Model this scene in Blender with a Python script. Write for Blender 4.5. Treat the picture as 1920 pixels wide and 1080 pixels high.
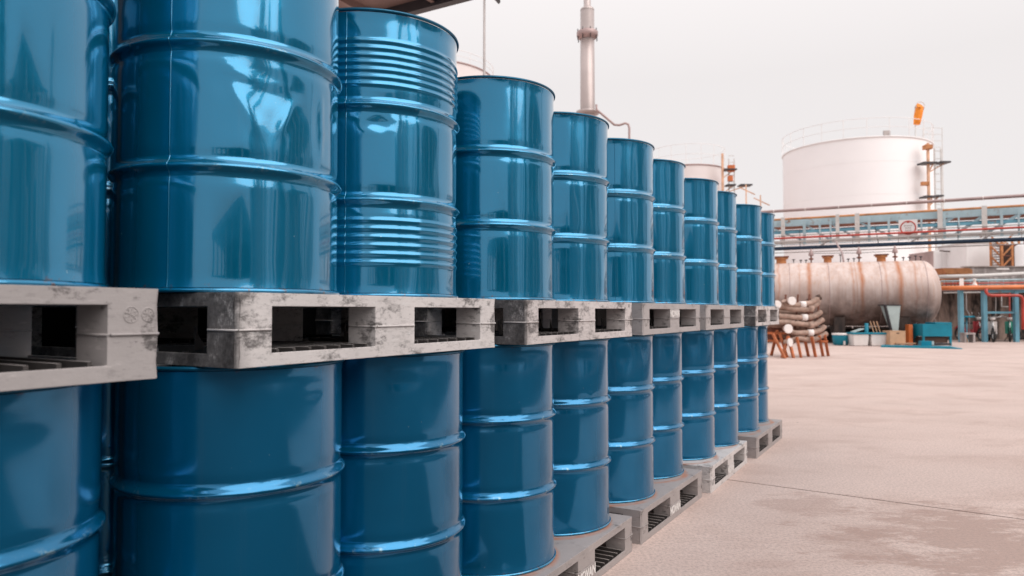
import bpy, bmesh, math, random
from mathutils import Vector, Matrix
random.seed(7)
PI = math.pi
R = math.radians
for o in list(bpy.data.objects): bpy.data.objects.remove(o)
SC = bpy.context.scene
COL = SC.collection

# ------------------------------------------------------------------ camera
CAM_H = 1.19
F = 1350.0
PITCH = math.atan(43 / F)
cam = bpy.data.cameras.new('camera')
cam.sensor_width = 36.0
cam.lens = 36.0 * F / 1920
cam.clip_start = 0.05
cam.clip_end = 1500
cam.dof.use_dof = True
cam.dof.focus_distance = 2.7
cam.dof.aperture_fstop = 4.0
camo = bpy.data.objects.new('camera', cam)
COL.objects.link(camo)
camo.location = (0, 0, CAM_H)
camo.rotation_euler = (R(90) + PITCH, 0, 0)
SC.camera = camo

# ------------------------------------------------------------------ world: bright overcast sky
SUN_EL, SUN_AZ = R(44), R(132)      # azimuth clockwise from +Y: to the right, a little behind
world = bpy.data.worlds.new('World')
SC.world = world
world.use_nodes = True
wn, wl = world.node_tree.nodes, world.node_tree.links
wn.clear()
wo = wn.new('ShaderNodeOutputWorld')
bgc = wn.new('ShaderNodeBackground'); bgc.inputs['Strength'].default_value = 0.665
bgs = wn.new('ShaderNodeBackground'); bgs.inputs['Strength'].default_value = 0.05
sky = wn.new('ShaderNodeTexSky'); sky.sky_type = 'NISHITA'; sky.sun_disc = False
sky.sun_elevation = SUN_EL; sky.sun_rotation = SUN_AZ
wl.new(sky.outputs[0], bgs.inputs['Color'])
tc = wn.new('ShaderNodeTexCoord'); sx = wn.new('ShaderNodeSeparateXYZ')
wl.new(tc.outputs['Generated'], sx.inputs[0])
cr = wn.new('ShaderNodeValToRGB')     # overcast cloud layer: a little brighter towards the zenith
cr.color_ramp.elements[0].position = 0.30; cr.color_ramp.elements[0].color = (0.99, 0.945, 0.94, 1)
cr.color_ramp.elements[1].position = 1.0; cr.color_ramp.elements[1].color = (1.68, 1.60, 1.60, 1)
wl.new(sx.outputs['Z'], cr.inputs[0])
wl.new(cr.outputs[0], bgc.inputs['Color'])
mx = wn.new('ShaderNodeMixShader'); mx.inputs[0].default_value = 0.04
wl.new(bgc.outputs[0], mx.inputs[1]); wl.new(bgs.outputs[0], mx.inputs[2])
wl.new(mx.outputs[0], wo.inputs[0])

sun = bpy.data.lights.new('sun', 'SUN')
sun.energy = 1.5; sun.angle = R(60); sun.color = (1.0, 0.95, 0.90)
suno = bpy.data.objects.new('sun', sun); COL.objects.link(suno)
sd = Vector((math.sin(SUN_AZ) * math.cos(SUN_EL), math.cos(SUN_AZ) * math.cos(SUN_EL), math.sin(SUN_EL)))
suno.rotation_euler = sd.to_track_quat('Z', 'Y').to_euler()
suno.location = (10, -5, 20)
SC.view_settings.view_transform = 'Standard'
SC.view_settings.look = 'None'
SC.view_settings.exposure = 0.45
SC.view_settings.gamma = 1.0
SC.view_settings.use_curve_mapping = False

# ------------------------------------------------------------------ coordinates
TH = math.atan(790 / F)             # heading of the row of stacks
ROWROT = PI / 2 - TH
def row(s, n, z=0.0):
    """s metres along the row of stacks, n metres to its right"""
    return Vector((s * math.sin(TH) + n * math.cos(TH), s * math.cos(TH) - n * math.sin(TH), z))
def at(px, py, Y):
    """the place seen at (px, py) of the 1920x1080 photo at distance Y in front of the camera"""
    y = (540 - py) / F
    fz = math.cos(PITCH) - y * math.sin(PITCH)
    up = math.sin(PITCH) + y * math.cos(PITCH)
    t = Y / fz
    return Vector(((px - 960) / F * t, Y, CAM_H + up * t))
def gnd(px, Y): return Vector(((px - 960) / F * Y, Y, 0))

# ------------------------------------------------------------------ materials
class NT:
    def __init__(s, name):
        s.m = bpy.data.materials.new(name); s.m.use_nodes = True
        s.n = s.m.node_tree.nodes; s.l = s.m.node_tree.links
        s.b = s.n['Principled BSDF']
        s.tc = s.n.new('ShaderNodeTexCoord')
    def new(s, t, **k):
        x = s.n.new(t)
        for a, b in k.items(): setattr(x, a, b)
        return x
    def mapv(s, scale=(1, 1, 1), src='Object'):
        mp = s.new('ShaderNodeMapping'); mp.inputs['Scale'].default_value = scale
        s.l.new(s.tc.outputs[src], mp.inputs[0]); return mp.outputs[0]
    def noise(s, scale, detail=4, rough=.55, vec=None, dist=0):
        x = s.new('ShaderNodeTexNoise'); x.inputs['Scale'].default_value = scale
        x.inputs['Detail'].default_value = detail; x.inputs['Roughness'].default_value = rough
        x.inputs['Distortion'].default_value = dist
        s.l.new(vec if vec is not None else s.tc.outputs['Object'], x.inputs['Vector']); return x.outputs[0]
    def ramp(s, f, stops):
        x = s.new('ShaderNodeValToRGB'); e = x.color_ramp.elements
        while len(e) < len(stops): e.new(0.5)
        for i, (p, c) in enumerate(stops):
            e[i].position = p; e[i].color = (c, c, c, 1) if not hasattr(c, '__len__') else (*c, 1)
        s.l.new(f, x.inputs[0]); return x.outputs[0]
    def mix(s, f, a, b, blend='MIX'):
        x = s.new('ShaderNodeMix', data_type='RGBA', blend_type=blend)
        for i, v in ((0, f), (6, a), (7, b)):
            if hasattr(v, 'is_linked'): s.l.new(v, x.inputs[i])
            elif hasattr(v, '__len__'): x.inputs[i].default_value = (*v, 1)
            else: x.inputs[i].default_value = v
        return x.outputs[2]
    def math(s, op, a, b=0.0, clamp=False):
        x = s.new('ShaderNodeMath', operation=op, use_clamp=clamp)
        for i, v in ((0, a), (1, b)):
            if hasattr(v, 'is_linked'): s.l.new(v, x.inputs[i])
            else: x.inputs[i].default_value = v
        return x.outputs[0]
    def set(s, k, v):
        if hasattr(v, 'is_linked'): s.l.new(v, s.b.inputs[k])
        elif hasattr(v, '__len__') and len(v) == 3: s.b.inputs[k].default_value = (*v, 1)
        else: s.b.inputs[k].default_value = v
    def bump(s, h, strength=.3, dist=.01):
        x = s.new('ShaderNodeBump'); x.inputs['Strength'].default_value = strength; x.inputs['Distance'].default_value = dist
        s.l.new(h, x.inputs['Height']); s.l.new(x.outputs[0], s.b.inputs['Normal'])

M = {}
def paint(name, col, rough=.45, metal=0., var=.25, scale=3., rust=0., rustcol=(.25, .09, .03), bump=0.):
    t = NT(name)
    n = t.noise(scale, 5)
    dk = tuple(c * (1 - var) for c in col); lt = tuple(min(1, c * (1 + var * .6)) for c in col)
    c = t.ramp(n, [(.3, dk), (.7, lt)])
    if rust > 0:
        n2 = t.noise(scale * 2.3, 8, .7)
        f = t.ramp(n2, [(.62 - rust * .3, 0.), (.72 - rust * .3, 1.)])
        c = t.mix(f, c, rustcol)
    t.set('Base Color', c); t.set('Roughness', rough); t.set('Metallic', metal)
    if bump: t.bump(t.noise(scale * 8, 6), bump, .01)
    M[name] = t.m
    return t.m

def drum_paint(name, col, seed, ior=1.53):
    t = NT(name)
    mp = t.new('ShaderNodeMapping'); mp.inputs['Location'].default_value = (seed * 3.7, seed, seed * 1.3)
    t.l.new(t.tc.outputs['Object'], mp.inputs[0])
    v = mp.outputs[0]
    big = t.noise(2.2, 3, vec=v)
    c = t.mix(t.ramp(big, [(.35, 0.), (.65, 1.)]), col, tuple(x * .86 for x in col))
    # fine pale specks and scuffs
    sp = t.noise(95, 2, .5, vec=v)
    gate = t.ramp(t.noise(4.5, 2, vec=v), [(.54, 0.), (.62, 1.)])
    f = t.math('MULTIPLY', t.ramp(sp, [(.765, 0.), (.785, .8)]), gate)
    c = t.mix(f, c, (.45, .62, .68))
    # vertical drag scratches
    mp2 = t.new('ShaderNodeMapping'); mp2.inputs['Scale'].default_value = (38, 38, 2.2)
    t.l.new(v, mp2.inputs[0])
    scr = t.ramp(t.noise(1.0, 3, .6, vec=mp2.outputs[0]), [(.70, 0.), (.76, .35)])
    c = t.mix(t.math('MULTIPLY', scr, gate), c, (.10, .36, .46))
    # scuffs where the hoops rub on other drums, rust flecks at the foot
    sz = t.new('ShaderNodeSeparateXYZ'); t.l.new(t.tc.outputs['Object'], sz.inputs[0])
    hoop = t.ramp(sz.outputs['Z'], [(.288, 0.), (.296, 1.), (.301, 1.), (.309, 0.), (.582, 0.), (.590, 1.), (.595, 1.), (.603, 0.)])
    sc_ = t.ramp(t.noise(26, 6, .7, vec=v), [(.56, 0.), (.64, .8)])
    c = t.mix(t.math('MULTIPLY', hoop, sc_), c, (.26, .40, .46))
    foot = t.ramp(sz.outputs['Z'], [(.0, 1.), (.010, 1.), (.022, 0.), (.868, 0.), (.884, .8)])
    c = t.mix(t.math('MULTIPLY', foot, t.ramp(t.noise(34, 6, .7, vec=v), [(.57, 0.), (.64, .9)])), c, (.16, .07, .04))
    # dust runs drying down the side
    run = t.ramp(t.noise(1.0, 5, .65, vec=t.mapv((24, 24, .9))), [(.62, 0.), (.78, .05)])
    c = t.mix(run, c, (.30, .36, .38))
    t.set('Base Color', c)
    t.set('Metallic', .60)
    # dusty handling marks change the gloss
    dust = t.ramp(t.noise(3.2, 6, .65, vec=v), [(.40, .11), (.75, .22)])
    t.set('Roughness', dust)
    t.set('IOR', 1.5)
    t.set('Coat Weight', .9); t.set('Coat Roughness', .03 if ior > 1.5 else .08); t.set('Coat IOR', ior)
    b = t.math('ADD', t.math('MULTIPLY', t.noise(240, 2, vec=v), .10), t.noise(7, 2, vec=v))
    t.bump(b, .10, .006)
    M[name] = t.m
    return t.m
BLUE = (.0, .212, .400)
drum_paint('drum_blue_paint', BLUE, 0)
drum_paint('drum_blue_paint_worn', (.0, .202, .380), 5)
drum_paint('drum_blue_paint_shaded', (.0, .158, .335), 9, 1.36)  # same drum blue with the lower tier's shade put into the colour
M['rim'] = paint('rim_paint', (.005, .12, .22), .3, .5, .2, 9)

def plastic(name, base, dirt, dirtcol=(.035, .03, .03), rings=False, end=False):
    t = NT(name)
    c = t.ramp(t.noise(5, 5, .6), [(.3, tuple(x * .86 for x in base)), (.7, base)])
    # scuffed dark grime and pale scrapes along the faces
    mp = t.mapv((1, 1, 1.8))
    g = t.noise(8.0, 11, .80, vec=mp)
    c = t.mix(t.ramp(g, [(.575 - dirt * .2, 0.), (.64 - dirt * .12, .8)]), c, dirtcol)
    g3 = t.noise(17, 9, .80, vec=t.mapv((1, 1, 3.5)))
    c = t.mix(t.ramp(g3, [(.55 - dirt * .12, 0.), (.66 - dirt * .12, .55)]), c, tuple(x * .5 for x in base))
    g2 = t.noise(14, 8, .7, vec=t.mapv((1, 1, 5)))
    c = t.mix(t.ramp(g2, [(.60, 0.), (.68, .5)]), c, tuple(min(.75, x * 1.5) for x in base))
    if end:      # black rubbed-off tyre dirt on the near end and round its corner
        sep = t.new('ShaderNodeSeparateXYZ'); t.l.new(t.tc.outputs['Object'], sep.inputs[0])
        mk = t.ramp(t.math('ADD', sep.outputs['X'], 1.0), [(.4515, 1.), (.462, .35), (.50, 0.)])
        n4 = t.noise(9, 11, .82, vec=t.mapv((1, 1.2, .8)))
        c = t.mix(t.math('MULTIPLY', mk, t.ramp(n4, [(.40, .97), (.56, .75), (.64, .12)])), c, (.03, .027, .028))
    if rings:    # rust left by the drum rims standing on the deck
        sep = t.new('ShaderNodeSeparateXYZ'); t.l.new(t.tc.outputs['Object'], sep.inputs[0])
        fac = None
        for (cx, cy) in ((-.29, .20), (.29, .20)):
            dx = t.math('SUBTRACT', sep.outputs['X'], cx); dy = t.math('ADD', sep.outputs['Y'], cy)
            d = t.math('SQRT', t.math('ADD', t.math('MULTIPLY', dx, dx), t.math('MULTIPLY', dy, dy)))
            r_ = t.ramp(t.math('MULTIPLY', d, 1.5), [(.42, 0.), (.445, 1.), (.47, .9), (.50, 0.)])
            fac = r_ if fac is None else t.math('MAXIMUM', fac, r_)
        topm = t.ramp(sep.outputs['Z'], [(.160, 0.), (.166, 1.)])
        fac = t.math('MULTIPLY', t.math('MULTIPLY', fac, topm), t.ramp(t.noise(9, 4), [(.35, .15), (.6, .85)]))
        c = t.mix(fac, c, (.42, .16, .08))
    t.set('Base Color', c); t.set('Roughness', .62)
    t.bump(t.math('ADD', t.noise(60, 5, .7), t.math('MULTIPLY', g2, .8)), .25, .004)
    M[name] = t.m
    return t.m
plastic('pallet_pale', (.66, .62, .61), .30, end=True)
plastic('pallet_clean', (.42, .385, .38), .05)
plastic('pallet_grimy', (.62, .57, .56), .40, end=True)
plastic('pallet_grey', (.36, .32, .31), .0, rings=True)
plastic('pallet_white', (.60, .56, .545), .2, rings=True)
paint('stencil_white', (.74, .71, .69), .7, 0, .2, 40)

def concrete_ground(name, base):
    t = NT(name)
    v = t.new('ShaderNodeNewGeometry').outputs['Position']
    def mp(scale, rot=0):
        m = t.new('ShaderNodeMapping'); m.inputs['Scale'].default_value = scale; m.inputs['Rotation'].default_value = (0, 0, rot)
        t.l.new(v, m.inputs[0]); return m.outputs[0]
    a = t.noise(.55, 6, .6, vec=mp((1, 1.3, 1)), dist=.2)
    c = t.ramp(a, [(.30, tuple(x * y for x, y in zip(base, (.87, .84, .83)))), (.50, base), (.72, tuple(min(1, x * 1.10) for x in base))])
    # worn patches where the surface skin has gone, soft edged and long across the yard
    b = t.noise(1.15, 9, .68, vec=mp((.8, 1.3, 1), .4), dist=.35)
    c = t.mix(t.ramp(b, [(.52, 0.), (.62, .32)]), c, tuple(x * y for x, y in zip(base, (.66, .58, .55))))
    stn = t.noise(3.2, 10, .78, vec=mp((.7, 1.5, 1), .5))
    tr = t.noise(.9, 5, .6, vec=mp((.35, 1.5, 1), .12), dist=.1)     # tyre-polished lanes
    c = t.mix(t.ramp(tr, [(.54, 0.), (.74, .22)]), c, tuple(x * y for x, y in zip(base, (.76, .66, .62))))
    tr2 = t.noise(.7, 4, .6, vec=mp((.5, 1.2, 1), -.2), dist=.1)
    c = t.mix(t.ramp(tr2, [(.58, 0.), (.8, .3)]), c, tuple(min(1, x * 1.12) for x in base))
    for (sx0, sy0, rad_, am) in ((2.50, 3.75, .9, .75), (1.80, 4.45, .38, .5), (1.78, 3.70, .36, .45), (3.6, 4.2, .6, .4), (1.2, 3.3, .3, .25)):
        vd_ = t.new('ShaderNodeVectorMath', operation='DISTANCE'); t.l.new(v, vd_.inputs[0]); vd_.inputs[1].default_value = (sx0, sy0, 0)
        q = t.math('ADD', t.math('DIVIDE', vd_.outputs['Value'], rad_), t.math('MULTIPLY', t.math('SUBTRACT', stn, .5), 4.2))
        c = t.mix(t.math('MULTIPLY', t.ramp(q, [(.45, 1.), (.85, 0.)]), am), c, tuple(x * y for x, y in zip(base, (.62, .52, .48))))
    f = t.noise(60, 7, .8, vec=v)
    c = t.mix(t.ramp(f, [(.36, .75), (.56, 0.)]), c, tuple(x * .48 for x in base))
    f2 = t.noise(170, 3, .6, vec=v)
    c = t.mix(t.ramp(f2, [(.62, 0.), (.72, .35)]), c, tuple(min(1, x * 1.35) for x in base))
    sp = t.noise(13, 2, .5, vec=v)
    c = t.mix(t.ramp(sp, [(.775, 0.), (.785, .8)]), c, (.07, .055, .05))
    t.set('Base Color', c)
    t.set('Roughness', t.ramp(b, [(.4, .72), (.6, .85)]))
    t.bump(t.math('ADD', f, t.math('MULTIPLY', b, 2.)), .30, .006)
    M[name] = t.m
    return t.m
concrete_ground('yard_concrete', (.610, .478, .432))
paint('added_asphalt', (.055, .05, .05), .85, 0, .3, 3, bump=.4)
paint('joint_dark', (.10, .075, .065), .9)
paint('wall_concrete', (.36, .31, .29), .85, 0, .5, 1.1, bump=.3)
def stained_wall(name, base, dark, top):
    t = NT(name)
    n = t.noise(1.0, 8, .7, vec=t.mapv((2.6, 2.6, .7)), dist=.3)
    c = t.ramp(n, [(.40, dark), (.50, tuple(x * .6 for x in base)), (.60, base)])
    n2 = t.noise(3.2, 8, .7)
    c = t.mix(t.ramp(n2, [(.52, 0.), (.64, .5)]), c, tuple(x * .55 for x in base))
    t.set('Base Color', c); t.set('Roughness', .9); t.bump(n2, .4, .02)
    M[name] = t.m
stained_wall('stained_concrete', (.42, .31, .26), (.04, .032, .03), 1)
stained_wall('pale_concrete', (.50, .45, .44), (.24, .21, .20), 1)
stained_wall('dark_concrete', (.085, .06, .052), (.022, .018, .018), 1)

paint('steel_blue_pale', (.40, .53, .58), .5, .1, .2, 1.5, rust=.10)
paint('steel_blue', (.13, .33, .43), .5, .1, .3, 1.5, rust=.08)
paint('steel_blue_bright', (.0, .22, .32), .4, .1, .2, 2)
paint('steel_navy', (.008, .03, .065), .5, .1, .3, 1.5)
paint('steel_white', (.62, .60, .58), .5, .0, .15, 2, rust=.05)
paint('steel_grey', (.42, .38, .37), .5, .2, .2, 2)
paint('steel_dark', (.05, .045, .05), .5, .3, .3, 3)
paint('rust_brown', (.19, .07, .045), .8, 0, .4, 2)
paint('rust_orange', (.52, .22, .09), .75, 0, .35, 3)
paint('hazed_orange', (.70, .42, .28), .75, 0, .25, 2)  # rust orange paled, distance haze put into the colour
paint('rack_orange', (.46, .13, .045), .6, 0, .35, 5, rust=.3)
paint('orange_paint', (.66, .17, .045), .45, 0, .25, 2)
paint('orange_pipe', (.70, .20, .06), .4, 0, .2, 2)
paint('red_paint', (.50, .06, .04), .4, 0, .25, 2)
paint('windsock_orange', (.85, .27, .03), .8, 0, .12, 4)
paint('tank_white', (.90, .885, .895), .5, 0, .03, .3)
paint('tank_pink_white', (.72, .66, .65), .5, 0, .05, .3)
paint('pipe_mauve', (.40, .29, .28), .45, .3, .25, 1)
paint('chimney_steel', (.47, .40, .385), .38, .45, .15, .6)
paint('cardboard', (.56, .34, .21), .85, 0, .12, 4)
paint('wood_plank', (.40, .25, .16), .8, 0, .3, 5)
paint('tub_white', (.72, .68, .66), .5, 0, .08, 4)
paint('cap_white', (.82, .77, .75), .7, 0, .05, 6)
paint('hose_fabric', (.42, .29, .235), .75, .0, .35, 9, bump=.5)
paint('clear_white', (.78, .76, .76), .6, 0, .06, 1)
paint('black_rubber', (.02, .02, .02), .6)
paint('chrome', (.5, .5, .5), .25, .9)
paint('moped_green', (.03, .30, .22), .3, .1)
paint('moped_white', (.66, .62, .60), .35)
paint('moped_red', (.42, .05, .06), .35)
paint('roof_sheet', (.30, .21, .19), .7, .1, .3, 1.5)
paint('roof_fascia', (.055, .055, .065), .5, .1, .3, 2)
paint('dark_wall', (.03, .028, .03), .9)
paint('shed_wall', (.20, .19, .185), .8, 0, .25, .8)
paint('shed_column', (.62, .60, .57), .6)
paint('shed_dark', (.07, .08, .09), .6)
paint('hopper_pale', (.48, .58, .58), .4, .2, .15, 3)
paint('brown_dark', (.07, .04, .03), .8)

def tank_material():
    t = NT('rusty_tank_shell')
    sep = t.new('ShaderNodeSeparateXYZ'); t.l.new(t.tc.outputs['Object'], sep.inputs[0])
    L = 10.0
    u = t.math('ADD', t.math('DIVIDE', sep.outputs['X'], L), .5)
    wob = t.noise(1.0, 4, .6, vec=t.mapv((2, 2, 1.1)))
    u = t.math('ADD', u, t.math('MULTIPLY', t.math('SUBTRACT', wob, .5), .022))
    base = t.ramp(t.noise(1.0, 6, .65, vec=t.mapv((3, 3, .2)), dist=.1), [(.2, (.45, .33, .285)), (.5, (.60, .48, .44)), (.75, (.70, .61, .58))])
    z = t.math('DIVIDE', t.math('ADD', sep.outputs['Z'], 1.22), 2.44)
    # explicit streaks where the valves drip (position along the shell, half width, strength)
    st = [(.5 + x / L, w, s) for x, w, s in STREAKS]
    stops = []
    for p, w, s_ in sorted(st):
        stops += [(p - w, 0.), (p, s_), (p + w, 0.)]
    halves = [stops[:27], stops[27:54]]
    m = None
    for h in halves:
        if not h: continue
        r_ = t.ramp(u, [(a, b) for a, b in h])
        m = r_ if m is None else t.math('MAXIMUM', m, r_)
    br = t.ramp(t.noise(1.0, 5, .7, vec=t.mapv((6, 6, 1.6))), [(.30, .70), (.55, 1.)])
    fade = t.ramp(z, [(.02, .2), (.35, .75), (.85, 1.)])
    m = t.math('MULTIPLY', t.math('MULTIPLY', m, br), fade)
    c = t.mix(m, base, (.42, .135, .035))
    fine = t.ramp(t.noise(1.0, 4, .7, vec=t.mapv((11, 11, .22))), [(.52, 0.), (.68, .7)])
    fine = t.math('MULTIPLY', fine, t.ramp(z, [(.3, .3), (1., .9)]))
    c = t.mix(fine, c, (.50, .27, .15))
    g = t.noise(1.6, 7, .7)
    grime_shade = t.math('MULTIPLY', t.ramp(g, [(.30, .55), (.58, 1.)]), t.ramp(z, [(.16, .98), (.42, .62), (.72, .0)]))  # grime plus underside shade painted in, darker towards the bottom
    c = t.mix(grime_shade, c, (.075, .045, .036))
    t.set('Base Color', c); t.set('Roughness', .55); t.set('Metallic', .1)
    M['rusty_tank_shell'] = t.m
STREAKS = []   # filled before the tank is built

# ------------------------------------------------------------------ mesh helpers
def link(o, parent=None):
    COL.objects.link(o)
    if parent is not None: o.parent = parent
    return o
def tagp(o, label=None, cat=None, group=None, kind=None):
    for k, v in (('label', label), ('category', cat), ('group', group), ('kind', kind)):
        if v: o[k] = v
    return o
def thing(name, label, cat, loc=(0, 0, 0), rz=0., group=None):
    o = bpy.data.objects.new(name, None); o.location = loc; o.rotation_euler = (0, 0, rz)
    o.empty_display_size = .2
    link(o); return tagp(o, label, cat, group)
class MB:
    def __init__(s): s.bm = bmesh.new()
    def box(s, lo, hi, rot=None, bev=0.):
        c = [(a + b) / 2 for a, b in zip(lo, hi)]; d = [abs(b - a) for a, b in zip(lo, hi)]
        mt = Matrix.Translation(c) @ (rot.to_4x4() if rot else Matrix()) @ Matrix.Diagonal((*d, 1))
        r = bmesh.ops.create_cube(s.bm, size=1, matrix=mt)
        if bev > 0:
            es = list({e for v in r['verts'] for e in v.link_edges})
            bmesh.ops.bevel(s.bm, geom=es, offset=bev, segments=2, affect='EDGES', profile=.7)
        return s
    def bar(s, a, b, w, h=None, up=(0, 0, 1)):
        a, b = Vector(a), Vector(b); h = h or w
        d = b - a; L = d.length; d.normalize(); up = Vector(up)
        if abs(d.dot(up)) > .99: up = Vector((1, 0, 0))
        x = d.cross(up).normalized(); z = x.cross(d).normalized()
        m = Matrix((x, d, z)).transposed().to_4x4(); m.translation = (a + b) / 2
        bmesh.ops.create_cube(s.bm, size=1, matrix=m @ Matrix.Diagonal((w, L, h, 1)))
        return s
    def tube(s, pts, r, seg=10, caps=True):
        pts = [Vector(p) for p in pts]; rs = r if hasattr(r, '__len__') else [r] * len(pts)
        rings = []; prev = None
        for i, p in enumerate(pts):
            d = (pts[min(i + 1, len(pts) - 1)] - pts[max(i - 1, 0)]).normalized()
            if prev is None:
                up = Vector((0, 0, 1)) if abs(d.z) < .9 else Vector((1, 0, 0))
                x = d.cross(up).normalized()
            else: x = (prev - d * prev.dot(d)).normalized()
            prev = x; y = d.cross(x)
            rings.append([s.bm.verts.new(p + (x * math.cos(a) + y * math.sin(a)) * rs[i]) for a in [2 * PI * k / seg for k in range(seg)]])
        for a, b in zip(rings, rings[1:]):
            for k in range(seg): s.bm.faces.new((a[k], a[(k + 1) % seg], b[(k + 1) % seg], b[k])).smooth = True
        if caps:
            s.bm.faces.new(rings[0][::-1]); s.bm.faces.new(rings[-1])
        return s
    def lathe(s, prof, seg=48, fn=None, c=(0, 0, 0), capb=False, capt=False):
        rings = []
        for (r, z) in prof:
            ring = []
            for k in range(seg):
                a = 2 * PI * k / seg; rr = fn(a, z, r) if fn else r
                ring.append(s.bm.verts.new((c[0] + rr * math.cos(a), c[1] + rr * math.sin(a), c[2] + z)))
            rings.append(ring)
        for a, b in zip(rings, rings[1:]):
            for k in range(seg): s.bm.faces.new((a[k], a[(k + 1) % seg], b[(k + 1) % seg], b[k])).smooth = True
        if capb: s.bm.faces.new(rings[0][::-1])
        if capt: s.bm.faces.new(rings[-1])
        return s
    def torus(s, c, R_, r, seg=48, ms=8, axis='z'):
        vs = []
        for i in range(seg):
            a = 2 * PI * i / seg; ring = []
            for j in range(ms):
                b = 2 * PI * j / ms; rr = R_ + r * math.cos(b); h = r * math.sin(b)
                p = (rr * math.cos(a), rr * math.sin(a), h)
                if axis == 'y': p = (p[0], p[2], p[1])
                if axis == 'x': p = (p[2], p[0], p[1])
                ring.append(s.bm.verts.new((c[0] + p[0], c[1] + p[1], c[2] + p[2])))
            vs.append(ring)
        for i in range(seg):
            for j in range(ms):
                s.bm.faces.new((vs[i][j], vs[(i + 1) % seg][j], vs[(i + 1) % seg][(j + 1) % ms], vs[i][(j + 1) % ms])).smooth = True
        return s
    def build(s, name, mat, parent=None, smooth=False, recalc=True):
        if recalc: bmesh.ops.recalc_face_normals(s.bm, faces=s.bm.faces)
        me = bpy.data.meshes.new(name); s.bm.to_mesh(me); s.bm.free()
        if smooth:
            for p in me.polygons: p.use_smooth = True
        me.materials.append(M[mat] if isinstance(mat, str) else mat)
        return link(bpy.data.objects.new(name, me), parent)
def part(name, mesh, parent, loc=(0, 0, 0), rot=(0, 0, 0)):
    o = bpy.data.objects.new(name, mesh); o.location = loc; o.rotation_euler = rot
    return link(o, parent)
def copy_tree(o, parent=None):
    c = o.copy(); link(c, parent)
    for ch in list(o.children): copy_tree(ch, c)
    return c

# ------------------------------------------------------------------ ground: concrete slabs with open joints
g = MB().box((-400, -120, -.30), (400, 520, -.02)).build('ground', 'joint_dark'); g['kind'] = 'structure'
ja = math.atan2(4.14 - 5.04, 2.94 - 1.64)          # direction of the joint seen on the right
J0 = Vector((1.64, 5.04))
def slab(a0, a1, b0, b1):
    bm = MB(); G = .009
    bm.box((a0 + G, b0 + G, -.03), (a1 - G, b1 - G, 0.0))
    o = bm.build('concrete_slab', 'yard_concrete', g)
    o.location = (J0.x, J0.y, 0); o.rotation_euler = (0, 0, ja)
    return o
# across: rows between joints (b) ; along the joints (a) wide bays
bl = [-60, -24, -12, 0, 11.5, 23, 34.5, 90, 400]
al = [-200, -16, -4, 20, 44, 240]
for i in range(len(bl) - 1):
    for j in range(len(al) - 1):
        slab(al[j], al[j + 1], bl[i], bl[i + 1])

def added_lane(s0, s1, n0, n1, nm):
    o = MB().box((s0, -n1, 0), (s1, -n0, .005)).build(nm, 'added_asphalt'); o.rotation_euler = (0, 0, ROWROT); o['kind'] = 'structure'  # dark ground added out of view so the lower drums mirror less light
added_lane(-30, 2.6, -1.24, 3.6, 'added_road'); added_lane(-30, 45, 3.605, 9.2, 'added_road')

# ------------------------------------------------------------------ pallets
PL, PW, PH = 1.10, 1.10, .17
bk = [(0, .10), (.4625, .6375), (1.0, 1.10)]
def cellmesh(zs, solid, name, bev=.0035):
    xs = ys = [0, .007, .10, .4625, .6375, 1.0, 1.093, 1.10]
    bm = bmesh.new(); vd = {}
    def V(i, j, k):
        key = (i, j, k)
        if key not in vd: vd[key] = bm.verts.new((xs[i] - PL / 2, ys[j] - PW / 2, zs[k]))
        return vd[key]
    nx, ny, nz = 7, 7, len(zs) - 1
    S = lambda i, j, k: 0 <= i < nx and 0 <= j < ny and 0 <= k < nz and solid(i, j, k)
    for i in range(nx):
        for j in range(ny):
            for k in range(nz):
                if not S(i, j, k): continue
                if not S(i - 1, j, k): bm.faces.new((V(i, j, k), V(i, j, k + 1), V(i, j + 1, k + 1), V(i, j + 1, k)))
                if not S(i + 1, j, k): bm.faces.new((V(i + 1, j, k), V(i + 1, j + 1, k), V(i + 1, j + 1, k + 1), V(i + 1, j, k + 1)))
                if not S(i, j - 1, k): bm.faces.new((V(i, j, k), V(i + 1, j, k), V(i + 1, j, k + 1), V(i, j, k + 1)))
                if not S(i, j + 1, k): bm.faces.new((V(i, j + 1, k), V(i, j + 1, k + 1), V(i + 1, j + 1, k + 1), V(i + 1, j + 1, k)))
                if not S(i, j, k - 1): bm.faces.new((V(i, j, k), V(i, j + 1, k), V(i + 1, j + 1, k), V(i + 1, j, k)))
                if not S(i, j, k + 1): bm.faces.new((V(i, j, k + 1), V(i + 1, j, k + 1), V(i + 1, j + 1, k + 1), V(i, j + 1, k + 1)))
    bmesh.ops.recalc_face_normals(bm, faces=bm.faces)
    # round the four outer upright corners more than the rest
    def outer(e):
        a, b = e.verts
        return all(abs(abs(v.co.x) - PL / 2) < 1e-4 and abs(abs(v.co.y) - PW / 2) < 1e-4 for v in (a, b)) and abs(a.co.z - b.co.z) > 1e-4
    es = [e for e in bm.edges if outer(e)]
    bmesh.ops.bevel(bm, geom=es, offset=.013, segments=4, affect='EDGES', profile=.5)
    es = [e for e in bm.edges if len(e.link_faces) == 2 and e.calc_face_angle(0) > .6]
    bmesh.ops.bevel(bm, geom=es, offset=bev, segments=2, affect='EDGES', profile=.6, clamp_overlap=True)
    for f in bm.faces: f.smooth = False
    me = bpy.data.meshes.new(name); bm.to_mesh(me); bm.free()
    return me
BI = (0, 1, 3, 5, 6)
isb = lambda i, j: i in BI and j in BI
me_top = cellmesh([.0855, .139, .170], lambda i, j, k: True if k == 1 else isb(i, j), 'top_deck')
me_bot = cellmesh([0.0, .030, .0845], lambda i, j, k: (isb(i, j) or i in (0, 3, 6) or j in (0, 3, 6)) if k == 0 else isb(i, j), 'bottom_deck')
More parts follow.
